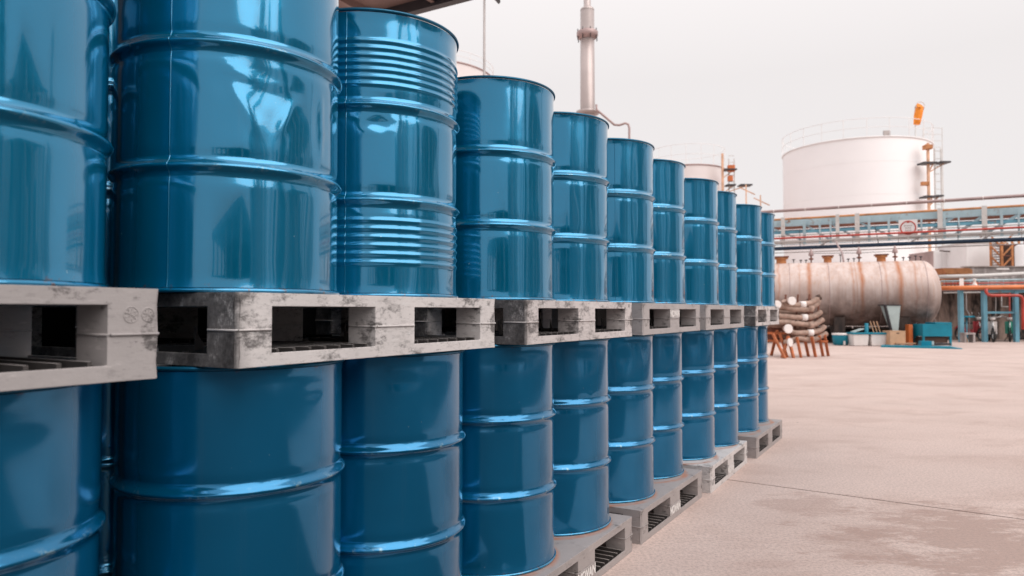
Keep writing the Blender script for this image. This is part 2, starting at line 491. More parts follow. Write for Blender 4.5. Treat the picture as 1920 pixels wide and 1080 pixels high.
# weld bead where the two mouldings meet, round each block
def bead(lx, ly):
    x0, x1, y0, y1 = -lx / 2, lx / 2, -ly / 2, ly / 2; e = .0018; mb = MB()
    pts = [(x0 + .006 - e, y0 - e, .085), (x1 - .006 + e, y0 - e, .085), (x1 + e, y0 + .006, .085), (x1 + e, y1 - .006, .085),
           (x1 - .006, y1 + e, .085), (x0 + .006, y1 + e, .085), (x0 - e, y1 - .006, .085), (x0 - e, y0 + .006, .085), (x0 + .006 - e, y0 - e, .085)]
    mb.tube(pts, .0026, 6, False)
    tmp = mb.build('weld_bead', 'pallet_clean'); me = tmp.data; me.name = 'bead_%d_%d' % (lx * 1000, ly * 1000); bpy.data.objects.remove(tmp); return me
beads = [((a[0] + a[1]) / 2 - PL / 2, (b[0] + b[1]) / 2 - PW / 2, bead(a[1] - a[0], b[1] - b[0])) for a in bk for b in bk]
def ribmesh(L, axis):
    m = MB()
    # a thin upright fin with tapered foot
    if axis == 'y': m.box((-.004, -L / 2, .001), (.004, L / 2, .0385))
    else: m.box((-L / 2, -.0025, .001), (L / 2, .0025, .024))
    t_ = m.build('rib', 'pallet_clean'); me = t_.data; bpy.data.objects.remove(t_); return me
paint('rib_side_shade', (.055, .048, .046), .85, 0, .3, 20)  # dark tone that paints the shade between the ribs
me_ribY = ribmesh(.452, 'y'); me_ribX = ribmesh(.358, 'x')
# under-deck gusset fins in the openings (curved legs seen in the fork pockets)
def gusset():
    bm = bmesh.new(); prof = [(0, 0)] + [(.055 * (1 - math.cos(a)), .055 - .055 * math.sin(a)) for a in [PI / 2 * k / 6 for k in range(7)]] 
    prof = [(0, 0), (.06, 0), (.045, .004), (.028, .014), (.014, .028), (.005, .044), (0, .06)]
    vs = [[bm.verts.new((x, s_, z)) for x, z in prof] for s_ in (-.002, .002)]
    bm.faces.new(vs[0]); bm.faces.new(vs[1][::-1])
    for k in range(len(prof)):
        k2 = (k + 1) % len(prof); bm.faces.new((vs[0][k], vs[1][k], vs[1][k2], vs[0][k2]))
    bmesh.ops.recalc_face_normals(bm, faces=bm.faces)
    me = bpy.data.meshes.new('gusset'); bm.to_mesh(me); bm.free(); return me
me_gus = gusset()

def mesh_with(me, mat):
    key = me.name + '|' + mat
    if key not in _mc:
        c = me.copy(); c.materials.clear(); c.materials.append(M[mat]); _mc[key] = c
        if me.name.startswith(('rib', 'cross_rib', 'gusset')):     # shade painted on the sides, top edge keeps the pallet colour
            c.materials.append(M['rib_side_shade'])
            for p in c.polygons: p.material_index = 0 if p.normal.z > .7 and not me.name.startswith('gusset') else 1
    return _mc[key]
_mc = {}
def make_pallet(s0, nface, z, mat, label, group, ribs=True, rzj=0.):
    c = row(s0 + PL / 2, nface - PW / 2, z)
    t = thing('plastic_pallet', label, 'pallet', c, ROWROT + rzj, group)
    part('top_deck', mesh_with(me_top, mat), t)
    part('bottom_deck', mesh_with(me_bot, mat), t)
    for x, y, me in beads: part('weld_bead', mesh_with(me, mat), t, (x, y, 0))
    if ribs:
        # local -y is the visible (yard) side; local -x is the near end
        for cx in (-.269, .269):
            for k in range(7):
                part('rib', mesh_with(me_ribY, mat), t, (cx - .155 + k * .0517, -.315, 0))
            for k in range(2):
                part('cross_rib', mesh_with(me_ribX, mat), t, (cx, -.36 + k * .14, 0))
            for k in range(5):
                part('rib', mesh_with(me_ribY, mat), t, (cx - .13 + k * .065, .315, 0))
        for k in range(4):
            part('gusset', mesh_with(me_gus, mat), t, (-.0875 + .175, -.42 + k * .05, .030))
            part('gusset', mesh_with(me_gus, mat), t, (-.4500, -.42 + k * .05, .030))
    return t

# ------------------------------------------------------------------ drums
DH, DR = .89, .2835
def gauss(x, w): return math.exp(-(x / w) ** 2)
def drum_profile(kind):
    zs = set()
    n = 70
    for k in range(n + 1): zs.add(round(.012 + (DH - .024) * k / n, 4))
    for hz in (.298, .592):
        for k in range(-7, 8): zs.add(round(hz + k * .0036, 4))
    if kind == 'ribbed':
        for c0, c1 in ((.105, .235), (.655, .790)):
            for k in range(46): zs.add(round(c0 - .015 + (c1 - c0 + .03) * k / 45, 4))
    pr = []
    for z in sorted(zs):
        r = DR
        for hz in (.298, .592):
            r += .0115 * gauss(z - hz, .0105)
            r -= .0022 * gauss(z - hz - .025, .009) + .0022 * gauss(z - hz + .025, .009)
        if kind == 'ribbed':
            for c0, c1, m_ in ((.105, .235, 6), (.655, .790, 7)):
                p = (c1 - c0) / (m_ - 1)
                for j in range(m_): r += .0042 * gauss(z - (c0 + p * j), .0062)
        if z < .03: r += .0025 * (1 - (z - .012) / .018)
        if z > DH - .03: r += .0025 * (1 - (DH - .012 - z) / .018)
        pr.append((r, z))
    return pr
def wobble(seed, amp=.0006):
    rnd = random.Random(seed)
    tm = [(rnd.randint(3, 26), rnd.uniform(0, 6.28), rnd.uniform(-2.2, 2.2), rnd.uniform(.4, 1.)) for _ in range(14)]
    def f(a, z):
        env = min(1., abs(math.sin(PI * (z % .2975) / .2975)) * 1.4)
        return amp * env * sum(w / (1 + k * .10) * math.sin(k * a + p + q * z * 3) for k, p, q, w in tm) / 2.2
    return f
def dent_fn(dents):
    """each dent: ('round', angle, z, half width in m, half height, depth) or ('tri', [(arc, z)*3], angle, depth)"""
    def f(a, z):
        d = 0.
        for D in dents:
            da = (a - D[1] + PI) % (2 * PI) - PI; x = da * DR
            if D[0] == 'round':
                q = (x / D[3]) ** 2 + ((z - D[2]) / D[4]) ** 2
                if q < 4: d -= D[5] * math.exp(-q * 1.6)
            elif D[0] == 'tri':
                pts = D[2]; m = 1e9
                for i in range(3):
                    (x0, z0), (x1, z1) = pts[i], pts[(i + 1) % 3]
                    L = math.hypot(x1 - x0, z1 - z0)
                    m = min(m, ((x1 - x0) * (z - z0) - (z1 - z0) * (x - x0)) / L)
                if m > -.02:
                    k = D[4]; v = math.sqrt(max(m, 0) ** 2 + 1e-6) if m > 0 else 0
                    d -= min(D[3], v * k)
                    d += .0015 * math.exp(-(m / .008) ** 2)      # raised crease round it
            elif D[0] == 'crease':
                (x0, z0), (x1, z1) = D[2]
                L = math.hypot(x1 - x0, z1 - z0); ux, uz = (x1 - x0) / L, (z1 - z0) / L
                tt = (x - x0) * ux + (z - z0) * uz; e = abs((x - x0) * -uz + (z - z0) * ux)
                en = max(0, min(1, tt / (.2 * L))) * max(0, min(1, (L - tt) / (.2 * L)))
                d += D[3] * en * math.exp(-(e / D[4]) ** 2)
        return d
    return f
def drum_shell(kind='plain', seed=0, dents=(), seg=128, mat='drum_blue_paint', amp=.0006):
    amp *= 1.35
    wb = wobble(seed, amp); df = dent_fn(dents)
    m = MB().lathe(drum_profile(kind), seg, lambda a, z, r: r + wb(a, z) + (df(a, z) if dents else 0))
    o = m.build('shell', mat, None, recalc=True); me = o.data; bpy.data.objects.remove(o)
    return me
def lathe_mesh(name, prof, mat, seg=96, capt=False, capb=False):
    o = MB().lathe(prof, seg, None, capt=capt, capb=capb).build(name, mat); me = o.data; bpy.data.objects.remove(o); return me
rr = .0055
def rimprof(zc):
    return [(DR + .0035 + rr * .9 * math.cos(a), zc + rr * math.sin(a)) for a in [2 * PI * k / 10 for k in range(11)]]
me_rimT = lathe_mesh('top_rim', rimprof(DH - .0055), 'rim_paint')
me_rimB = lathe_mesh('bottom_rim', rimprof(.0055), 'drum_blue_paint')
me_lid = lathe_mesh('lid', [(.004, DH - .020), (.10, DH - .019), (.20, DH - .021), (.268, DH - .022), (.276, DH - .014), (DR - .001, DH - .010)], 'drum_blue_paint', capb=True)
me_base = lathe_mesh('base_plate', [(.004, .016), (.275, .016), (DR - .001, .010)], 'drum_blue_paint', capb=True)
mm = MB().lathe([(.020, DH - .021), (.036, DH - .021), (.036, DH - .010), (.030, DH - .008), (.006, DH - .008)], 20, capt=True)
tmp = mm.build('bung', 'steel_grey'); me_bung = tmp.data; bpy.data.objects.remove(tmp)
mm = MB()
for k in range(40):      # longitudinal weld: a thin raised strip along the shell
    pass
prof = drum_profile('plain')
def seam_mesh(kind):
    bm = bmesh.new(); w = .0016; L = []
    for r, z in drum_profile(kind):
        L.append([bm.verts.new(((r + e) , y, z)) for y, e in ((-w, .0), (-w * .5, .0009), (w * .5, .0009), (w, .0))])
    for a, b in zip(L, L[1:]):
        for k in range(3): bm.faces.new((a[k], a[k + 1], b[k + 1], b[k])).smooth = True
    me = bpy.data.meshes.new('seam_weld'); bm.to_mesh(me); bm.free(); me.materials.append(M['drum_blue_paint_worn']); return me
me_seam = {'plain': seam_mesh('plain'), 'ribbed': seam_mesh('ribbed')}

def drum(s, n, z, shell, label, group, kind='plain', rz=0., seam=None, lid=True):
    c = row(s, n, z)
    t = thing('steel_drum', label, 'drum', c, rz, group)
    part('shell', shell, t)
    part('top_rim', me_rimT, t); part('bottom_rim', me_rimB, t)
    part('lid', me_lid, t); part('base_plate', me_base, t)
    part('bung', me_bung, t, (.20, .0, 0))
    b2 = part('bung', me_bung, t, (-.21, .0, 0))
    if seam is not None: part('seam_weld', me_seam[kind], t, rot=(0, 0, seam - rz))
    return t
def facing(s, n):           # world angle at which a drum faces the camera
    c = row(s, n); return math.atan2(-c.y, -c.x)
def ang(px, s, n, r=DR):     # world angle on the drum's near side met by the view line at px
    c = row(s, n); d = Vector(((px - 960) / F, 1, 0)).normalized()
    b = c.x * d.x + c.y * d.y; cc = c.x ** 2 + c.y ** 2 - r * r
    t_ = b - math.sqrt(max(0, b * b - cc)); p = d * t_
    return math.atan2(p.y - c.y, p.x - c.x)

UP = [(.030, -1.645), (.629, -1.645), (1.299, -1.65), (1.893, -1.66), (2.632, -1.66), (3.232, -1.66), (3.840, -1.635),
      (4.452, -1.64), (5.200, -1.62), (5.812, -1.63), (6.640, -1.60), (7.250, -1.60)]
LO = [(.026, -1.64), (.624, -1.64), (1.312, -1.64), (1.906, -1.64), (2.592, -1.64), (3.185, -1.64), (3.830, -1.64),
      (4.440, -1.66), (5.100, -1.63), (5.680, -1.60), (6.430, -1.60), (6.985, -1.625)]
Z_LO, Z_PU, Z_UP = PH + .001, PH + DH + .002, 2 * PH + DH + .003

# upper drums: their own dents
s, n = UP[2]
aD = ang(500, s, n)
aD = ang(500, s, n)
u2_dents = [('round', ang(455, s, n), .505, .085, .045, .0065), ('round', ang(520, s, n), .50, .07, .06, .0055), ('round', ang(505, s, n), .43, .045, .07, .0040),
            ('crease', aD, [(-.13, .545), (.00, .500)], .0028, .009), ('crease', aD, [(-.02, .505), (.07, .515)], .0024, .007),
            ('crease', ang(470, s, n), [(-.07, .53), (.03, .37)], .0022, .013), ('crease', ang(530, s, n), [(.045, .50), (-.02, .38)], .0022, .010),
            ('round', ang(590, s, n), .44, .014, .075, .0040), ('round', ang(470, s, n), .545, .06, .018, .004),
            ('crease', ang(600, s, n), [(.0, .53), (.0, .34)], .0028, .006), ('round', ang(603, s, n), .42, .018, .02, -.002)]
u2_dents = [tuple(d[:-1]) + (d[-1] * .6,) if d[0] == 'round' else (d[0], d[1], d[2], d[3] * .75, d[4] * 1.2) for d in u2_dents]
s, n = UP[3]
u3_dents = [('round', ang(705, s, n), .535, .05, .022, .007), ('crease', ang(705, s, n), [(-.06, .50), (.06, .52)], .002, .005),
            ('round', ang(800, s, n), .86, .05, .03, .002)]
shells = {
    'u1': drum_shell(seed=21, seg=192, amp=.0005), 'u2': drum_shell(seed=2, dents=u2_dents, seg=256, amp=.0007),
    'u3': drum_shell('ribbed', seed=3, dents=u3_dents, seg=256, amp=.0007),
    'a': drum_shell(seed=11, amp=.0010), 'b': drum_shell(seed=12, amp=.0011), 'c': drum_shell(seed=13, amp=.0009), 'd': drum_shell(seed=14, amp=.0012),
}
def low_dents(s, n, spec):
    out = []
    for px, z, w, h, d in spec: out.append(('round', ang(px, s, n), z, w, h, d))
    return out
lowspec = {1: [(60, .82, .09, .03, .0012)], 2: [(590, .815, .035, .014, .0022), (480, .70, .05, .10, .0008)],
           3: [(752, .80, .05, .018, .0022), (800, .70, .04, .08, .0008)], 4: [(950, .815, .10, .018, .0018)],
           5: [(1095, .79, .08, .05, .002), (1107, .62, .02, .02, -.003)], 6: [(1170, .76, .05, .06, .004), (1208, .80, .03, .05, .003)],
           7: [(1255, .80, .06, .04, .0025)], 8: [(1300, .78, .05, .06, .004), (1325, .84, .04, .03, .003)], 9: [(1360, .82, .05, .04, .005)],
           10: [(1405, .76, .06, .07, .002)], 11: [(1432, .8, .05, .05, .002)]}
U_LAB = {1: 'large blue drum cut by the left edge, standing on the nearest grey pallet',
         2: 'big upper blue drum with a creased triangular dent under its top hoop',
         3: 'upper blue drum with bands of fine ribs, the only ribbed one',
         4: 'glossy smooth upper blue drum just right of the ribbed drum',
         5: 'upper blue drum before the foot of the steel chimney, second right of the ribbed one',
         6: 'upper blue drum below the bent thin pipe, third right of the ribbed one',
         7: 'narrow-looking upper blue drum just left of the small pinkish tank',
         8: 'upper blue drum in front of the small pinkish white tank',
         9: 'upper blue drum seen as a narrow strip, third from the far end',
         10: 'upper blue drum next to last at the far end, below the high pipe end',
         11: 'farthest upper blue drum at the end of the row, before the pipe bridge'}
L_LAB = {1: 'lower blue drum in the bottom left corner under the nearest pallet',
         2: 'lower blue drum below the black scuffed corner of the second pallet',
         3: 'lower blue drum under the far half of the black-ended upper pallet',
         4: 'lower blue drum under the dirty corner of the third upper pallet',
         5: 'lower blue drum with a kinked top hoop, under the third upper pallet',
         6: 'lower blue drum with an x-shaped dent near its top',
         7: 'lower blue drum half hidden just right of the one with the x-shaped dent',
         8: 'lower blue drum with dark dents, first on the whitish base pallet',
         9: 'lower blue drum with one round dent, second on the whitish base pallet',
         10: 'lower blue drum, nearer of the two on the farthest base pallet',
         11: 'farthest lower blue drum at the end of the row on the last base pallet'}
GU, GL = 'blue steel drums on the upper tier', 'blue steel drums on the lower tier'
mats = ['drum_blue_paint', 'drum_blue_paint_worn', 'drum_blue_paint_shaded']
keys = ['a', 'b', 'c', 'd']
rnd = random.Random(4)
for i, (s, n) in enumerate(UP):
    if i == 0: continue
    sh = {1: 'u1', 2: 'u2', 3: 'u3'}.get(i, keys[(i * 3) % 4])
    seam = {2: ang(313, s, n), 3: ang(646, s, n), 1: None}.get(i, rnd.uniform(0, 6))
    rz = 0. if i in (1, 2, 3) else rnd.uniform(0, 6.28)
    drum(s, n, Z_UP, shells[sh], U_LAB[i], GU, 'ribbed' if i == 3 else 'plain', rz, seam)
for i, (s, n) in enumerate(LO):
    if i == 0: continue
    sh = drum_shell(seed=40 + i, dents=low_dents(s, n, lowspec[i]), seg=160 if i < 6 else 112, mat='drum_blue_paint_shaded', amp=.0005)
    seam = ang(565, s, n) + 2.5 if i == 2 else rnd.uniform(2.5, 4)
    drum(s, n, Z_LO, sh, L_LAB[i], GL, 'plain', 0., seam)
# the nearest drum of each tier lies outside the frame but shades and mirrors in its neighbours
drum(*UP[0], Z_UP, shells['a'], 'blue drum beside the nearest upper drum, just outside the left edge', GU, rz=1.)
drum(*LO[0], Z_LO, shells['b'], 'blue drum beside the nearest lower drum, just outside the left edge', GL, rz=2.)
for s0, w_ in ((-1.65, 'second'), (-2.98, 'third')):
    for q, sg_ in ((0, 'near'), (1, 'far')):
        drum(s0 + .25 + q * .6, -1.64, Z_UP, shells[keys[q]], 'upper blue drum of the ' + w_ + ' stack left of the frame, ' + sg_ + ' one', GU, rz=q)
        drum(s0 + .25 + q * .6, -1.64, Z_LO, shells[keys[q + 2]], 'lower blue drum of the ' + w_ + ' stack left of the frame, ' + sg_ + ' one', GL, rz=q)
# second row behind, mostly hidden
for i in range(12):
    s, n = UP[i]
    drum(s + .01, n - .592, Z_UP, shells[keys[i % 4]], 'blue drum in the hidden second row behind the front drums of the upper tier', 'hidden second row of the upper tier', rz=i * 1.7)
    s, n = LO[i]
    drum(s + .005, n - .592, Z_LO, shells[keys[(i + 2) % 4]], 'blue drum in the hidden second row behind the front drums of the lower tier', 'hidden second row of the lower tier', rz=i * 2.1)

# ------------------------------------------------------------------ pallets in place
GPU, GPL = 'plastic pallets between the two tiers', 'plastic pallets on the ground under the lower tier'
UPP = [(-.252, -1.276, 'pallet_clean', 'nearest grey plastic pallet at the left edge with two embossed round marks'),
       (1.068, -1.335, 'pallet_pale', 'scuffed pale pallet with a black smeared end, under the dented and the ribbed drum'),
       (2.368, -1.322, 'pallet_grimy', 'stained pallet between tiers, third from the left, with a dirty dark end'),
       (3.625, -1.325, 'pallet_clean', 'grey pallet between tiers with white stencilled lettering high on its middle post'),
       (4.820, -1.310, 'pallet_clean', 'small plain grey pallet between tiers, next to last towards the far end'),
       (6.290, -1.300, 'pallet_grimy', 'farthest pallet between tiers, standing out in front of the hose rack')]
LOP = [(-.28, -1.29, 'pallet_grey', 'base pallet under the nearest lower drums, below the frame'),
       (1.00, -1.31, 'pallet_grey', 'base pallet under the second stack, below the frame'),
       (2.315, -1.305, 'pallet_grey', 'grey base pallet at the bottom edge of the photo with white stencilled letters'),
       (3.535, -1.300, 'pallet_grey', 'grey base pallet with a white lettered patch low on its middle post'),
       (4.740, -1.275, 'pallet_white', 'whitish base pallet crossed by the ground joint, with a white middle post'),
       (6.040, -1.245, 'pallet_grey', 'farthest grey base pallet at the end of the row on the ground')]
up_p, lo_p = [], []
for s0, w_ in ((-1.65, 'second'), (-2.98, 'third')):
    make_pallet(s0, -1.30, Z_PU, 'pallet_clean', 'pallet between tiers of the ' + w_ + ' stack left of the frame', GPU, False)
    make_pallet(s0, -1.30, .0005, 'pallet_grey', 'base pallet of the ' + w_ + ' stack left of the frame', GPL, False)
for k, (s0, nf, mt, lb) in enumerate(UPP): up_p.append(make_pallet(s0, nf, Z_PU, mt, lb, GPU, rzj=(0, .003, -.004, .006, -.003, .004)[k]))
for k, (s0, nf, mt, lb) in enumerate(LOP): lo_p.append(make_pallet(s0, nf, .0005, mt, lb, GPL, rzj=(0, 0, .004, -.006, .008, -.006)[k]))

def lettering(parent, txt, x, z, h, wscale=.62, mat='stencil_white'):
    cu = bpy.data.curves.new('lettering', 'FONT'); cu.body = txt; cu.size = h * 1.38; cu.extrude = .0006
    cu.align_x = 'CENTER'; cu.offset = .0022
    t_ = bpy.data.objects.new('tmp', cu); COL.objects.link(t_)
    dg = bpy.context.evaluated_depsgraph_get(); me = bpy.data.meshes.new_from_object(t_.evaluated_get(dg))
    bpy.data.objects.remove(t_)
    me.materials.clear(); me.materials.append(M[mat])
    o = part('lettering', me, parent, (x, -PW / 2 - .0010, z), (R(90), 0, 0)); o.scale = (wscale, 1, 1)
    return o
lettering(lo_p[2], 'NOVAN', .0, .038, .046, .80)
lettering(up_p[3], 'NOVAN', .0, .094, .038, .95)
lettering(lo_p[3], 'NOVAN', .0, .036, .046, .80)
lettering(lo_p[4], 'NOVAN', .0, .036, .046, .80)
def emboss(parent, x, z, r):
    m = MB(); y = -PW / 2 - .0002
    m.torus((x, y, z), r, .0010, 32, 6, 'y')
    for k in range(9):
        a = 2 * PI * k / 9
        m.bar((x + r * .55 * math.cos(a), y, z + r * .55 * math.sin(a)), (x + r * .85 * math.cos(a), y, z + r * .85 * math.sin(a)), .0022, .0016)
    m.bar((x - r * .5, y, z + r * .25), (x + r * .5, y, z - r * .25), .0022, .0016)
    m.bar((x - r * .3, y, z - r * .3), (x + r * .1, y, z + r * .4), .0022, .0016)
    m.build('embossed_mark', 'pallet_clean', parent)
emboss(up_p[0], .493, .121, .0145); emboss(up_p[0], .526, .121, .0125)

# ------------------------------------------------------------------ canopy, and light-blocking wall added behind the stacks
cn = thing('loading_canopy', 'brown sheet roof with dark fascia cutting the top edge above the ribbed drum', 'canopy', row(2.5, -8, 0), ROWROT)
s1, CZ = 8.92, 6.0
# local frame: x along the row from 2.5, y towards the left of it from n=-8
m = MB().box((-9, -6.5, CZ + .02), (s1 - 2.5, 6, CZ + .10)).build('roof_sheet', 'roof_sheet', cn)  # forward part over the stacks added out of view to darken the drums
for k in range(10):
    m = MB().box((-9, -6.3 + k * 1.2, CZ - .10), (s1 - 2.66, -6.24 + k * 1.2, CZ + .018)).build('purlin', 'roof_sheet', cn)
MB().box((s1 - 2.64, -6.55, CZ - .14), (s1 - 2.50, 6, CZ + .018)).build('fascia', 'roof_fascia', cn)
MB().box((-9, -6.65, CZ - .14), (s1 - 2.64, -6.502, CZ + .18)).build('gutter', 'roof_fascia', cn)
for k in range(4):
    MB().box((-7.5 + k * 4.3, 5.0, 0), (-7.3 + k * 4.3, 5.2, CZ - .10)).build('post', 'steel_dark', cn)
wl_ = MB().box((-7, -.1, 0), (4.3, .1, 2.5)).build('light_block_wall', 'dark_wall')  # unseen wall added to keep light out of the gaps
wl_.location = row(3.2, -2.70); wl_.rotation_euler = (0, 0, ROWROT)
tagp(wl_, 'dark low wall added unseen behind the drum stacks to block light', 'wall')

# ------------------------------------------------------------------ lamp pole
lp = at(908, 140, 17)
t = thing('lamp_pole', 'thin pale pole rising behind the smooth drum right of the ribbed one', 'pole', (lp.x, lp.y, 0))
MB().tube([(0, 0, 0), (0, 0, 6), (0, 0, 9.6)], [.05, .032, .026], 12).build('pole', 'steel_grey', t)
q = at(936, 6, 17) - lp
MB().tube([(0, 0, 9.3), (.15, 0, 9.35), (.30, 0, lp.z + q.z + .38)], .018, 8).build('arm', 'steel_grey', t)
z0 = lp.z + q.z
lh = MB()
lh.bar((.08, 0, z0 + .34), (.36, 0, z0 + .03), .16, .06); lh.build('lamp_head', 'steel_dark', t)

# ------------------------------------------------------------------ chimney
CY = 35.
pf = lambda px, py: at(px, py, CY)
b0 = pf(1103, 583); base = Vector((b0.x, CY, 0))
t = thing('steel_chimney', 'tall pinkish steel chimney with a flange collar standing behind the fifth upper drum', 'chimney', base)
Z = lambda py: pf(1103, py).z
pxm = CY / F
MB().tube([(0, 0, 0), (0, 0, Z(215)), (0, 0, Z(20))], [.36, .36, .34], 32).build('lower_shaft', 'chimney_steel', t)
MB().lathe([(.345, Z(20)), (.33, Z(17)), (.20, Z(13)), (.175, Z(12)), (.175, Z(-60))], 32, capt=True).build('upper_shaft', 'chimney_steel', t)
MB().lathe([(.35, Z(74)), (.44, Z(72)), (.52, Z(68)), (.53, Z(61)), (.47, Z(59)), (.35, Z(58))], 32).build('collar', 'pipe_mauve', t)
MB().lathe([(.37, Z(216)), (.56, Z(214)), (.56, Z(209)), (.37, Z(207))], 32).build('base_flange', 'chimney_steel', t)
for k in range(8):
    a = k * PI / 4 + .2
    MB().tube([(.49 * math.cos(a), .49 * math.sin(a), Z(76)), (.49 * math.cos(a), .49 * math.sin(a), Z(56))], .025, 6).build('bolt', 'steel_dark', t)
bp = [at(1118, 196, 34.4), at(1119, 206, 34.4), at(1138, 222, 34.4), at(1152, 234, 34.4), at(1162, 234.5, 34.4), at(1172, 231, 34.4), at(1178, 233, 34.4), at(1180, 240, 34.4), at(1180, 300, 34.4), at(1180, 583, 34.4)]
bp[-1].z = 0
o = MB().tube(bp, .055, 10).build('bent_pipe', 'pipe_mauve')
tagp(o, 'thin bent brown pipe running down from the chimney foot to the right', 'pipe')

# ------------------------------------------------------------------ vertical storage tanks
def railing(par, r, z0, h, posts, name='guard_rail', mat='clear_white', th=.026):
    m = MB()
    m.torus((0, 0, z0 + h), r, th, 72, 6); m.torus((0, 0, z0 + h * .5), r, th * .8, 72, 6)
    o = m.build(name, mat, par)
    for k in range(posts):
        a = 2 * PI * k / posts + .13
        MB().bar((r * math.cos(a), r * math.sin(a), z0), (r * math.cos(a), r * math.sin(a), z0 + h), th * 1.6).build('rail_post', mat, o)
def vtank(name, label, px, Y, r, ztop, mat, rail_h, posts, rim='steel_white', dome=.6):
    c = gnd(px, Y)
    t = thing(name, label, 'tank', c)
    MB().lathe([(r, 0), (r, ztop)], 96).build('shell', mat, t)
    MB().lathe([(r + .01, ztop), (r * .75, ztop + dome * .45), (r * .4, ztop + dome * .85), (.2, ztop + dome)], 96, capt=True).build('roof', mat, t)
    MB().torus((0, 0, ztop), r + .02, .07, 96, 8).build('top_rim', rim, t)
    railing(t, r + .05, ztop + .05, rail_h, posts)
    return t
bt = vtank('storage_tank', 'very large white storage tank with a roof guard rail behind the pipe bridge', 1607, 62, 5.85, 14.9, 'tank_white', 1.45, 22, 'clear_white')
for k in range(5): MB().torus((0, 0, 2.6 * (k + 1)), 5.853, .012, 96, 6).build('shell_seam', 'tank_white', bt)
MB().box((-.5, -5.9, 14.95), (.0, -5.7, 15.35)).build('roof_vent', 'steel_grey', bt)
st = vtank('storage_tank', 'small pinkish white storage tank with brown rim behind the eighth upper drum', 1290, 70, 3.5, 14.8, 'tank_pink_white', 1.9, 16, 'pipe_mauve', .3)
ft = vtank('storage_tank', 'faint rim of a far tank between the ribbed drum and the next', 800, 60, 5.5, 20.5, 'tank_pink_white', .9, 20, 'pipe_mauve', .3)
# orange ladder column beside the large tank
def ladder_tower(name, label, px, Y, w, zt, plats, mat='hazed_orange'):
    c = gnd(px, Y)
    t = thing(name, label, 'ladder', c)
    MB().bar((0, 0, 0), (0, 0, zt), w).build('column', mat, t)
    for sx_ in (1,):
        m = MB(); x0 = w * 3.2
        m.bar((x0, 0, 0), (x0, 0, zt * .97), w * .5); m.bar((x0 + .5, 0, 0), (x0 + .5, 0, zt * .97), w * .5)
        o = m.build('ladder_rail', 'steel_white', t)
        for k in range(int(zt / .6)):
            MB().bar((x0, 0, .5 + k * .6), (x0 + .5, 0, .5 + k * .6), w * .35).build('rung', 'steel_white', o)
    for z, a, b in plats:
        MB().box((a, -.5, z), (b, .5, z + .12)).build('platform', 'steel_dark', t)
        MB().bar((0, 0, z - .7), (b * .8, 0, z), w * .5).build('bracket', mat, t)
    return t
zz = lambda py, Y: at(960, py, Y).z
lt = ladder_tower('ladder_column', 'orange rusty ladder column with small dark platforms right of the large white tank', 1745, 56, .16, zz(268, 56),
             [(zz(308, 56), -.6, .45), (zz(307, 56), .7, 1.5), (zz(371, 56), -.5, .3), (zz(370, 56), .35, .9)])
MB().box((-.30, -.25, zz(280, 56)), (.25, .25, zz(272, 56))).build('junction_box', 'rust_orange', lt)
MB().box((-.55, -.15, zz(348, 56)), (.0, .15, zz(341, 56))).build('junction_box', 'rust_orange', lt)
lt2 = ladder_tower('ladder_column', 'orange ladder column with brackets at the right edge of the small pinkish tank', 1357, 66, .18, zz(288, 66),
             [(zz(349, 66), .3, 1.1), (zz(349, 66), 1.5, 2.6), (zz(320, 66), .1, 1.2)])
MB().box((.5, -.2, zz(322, 66)), (1.1, .2, zz(310, 66))).build('junction_box', 'orange_paint', lt2)
MB().box((.5, -.2, zz(340, 66)), (.9, .2, zz(330, 66))).build('junction_box', 'orange_paint', lt2)
# open white stair frame beside the large tank
c = gnd(1752, 60)
t = thing('stair_frame', 'thin pale railing frame rising beside the large white tank', 'railing', c)
for dx in (-.7, .1, .9): MB().bar((dx, 0, 0), (dx, 0, zz(240, 60)), .05).build('upright', 'steel_white', t)
for py in (240, 252, 264, 276): MB().bar((-.7, 0, zz(py, 60)), (.9, 0, zz(py, 60)), .04).build('crossbar', 'steel_white', t)
# faint orange fittings between
for px, py, lab in ((1401, 346, 'orange vent post standing behind the third upper drum from the end'), (1428, 366, 'small orange valve post above the high pipe end')):
    c = gnd(px, 64); z = zz(py, 64)
    t = thing('vent_post', lab, 'post', c)
    MB().tube([(0, 0, 0), (0, 0, z)], .06, 8).build('post', 'hazed_orange', t)
    MB().bar((-.6, 0, z - .25), (.8, 0, z - .9), .08).build('cross_arm', 'hazed_orange', t)
# windsock
wY = 57.
c = gnd(1722, wY)
t = thing('windsock', 'orange windsock hanging on its mast above the large white tank', 'windsock', c)
MB().tube([(0, 0, 0), (0, 0, zz(200, wY))], [.07, .04], 8).build('mast', 'steel_white', t)
a, b = at(1724, 200, wY) - c, at(1719, 233, wY) - c
ms = MB(); dd = (b - a).normalized(); tilt = Vector((.25, -.97, 0)).normalized()
ms.tube([a + tilt * .10, a + (b - a) * .05, a + (b - a) * .3, a + (b - a) * .55, a + (b - a) * .8, b], [.34, .335, .315, .30, .27, .24], 20, True)
ms.build('sock', 'windsock_orange', t)
MB().torus((a.x, a.y - .12, a.z + .02), .345, .03, 24, 6, 'y').build('mouth_hoop', 'steel_white', t)

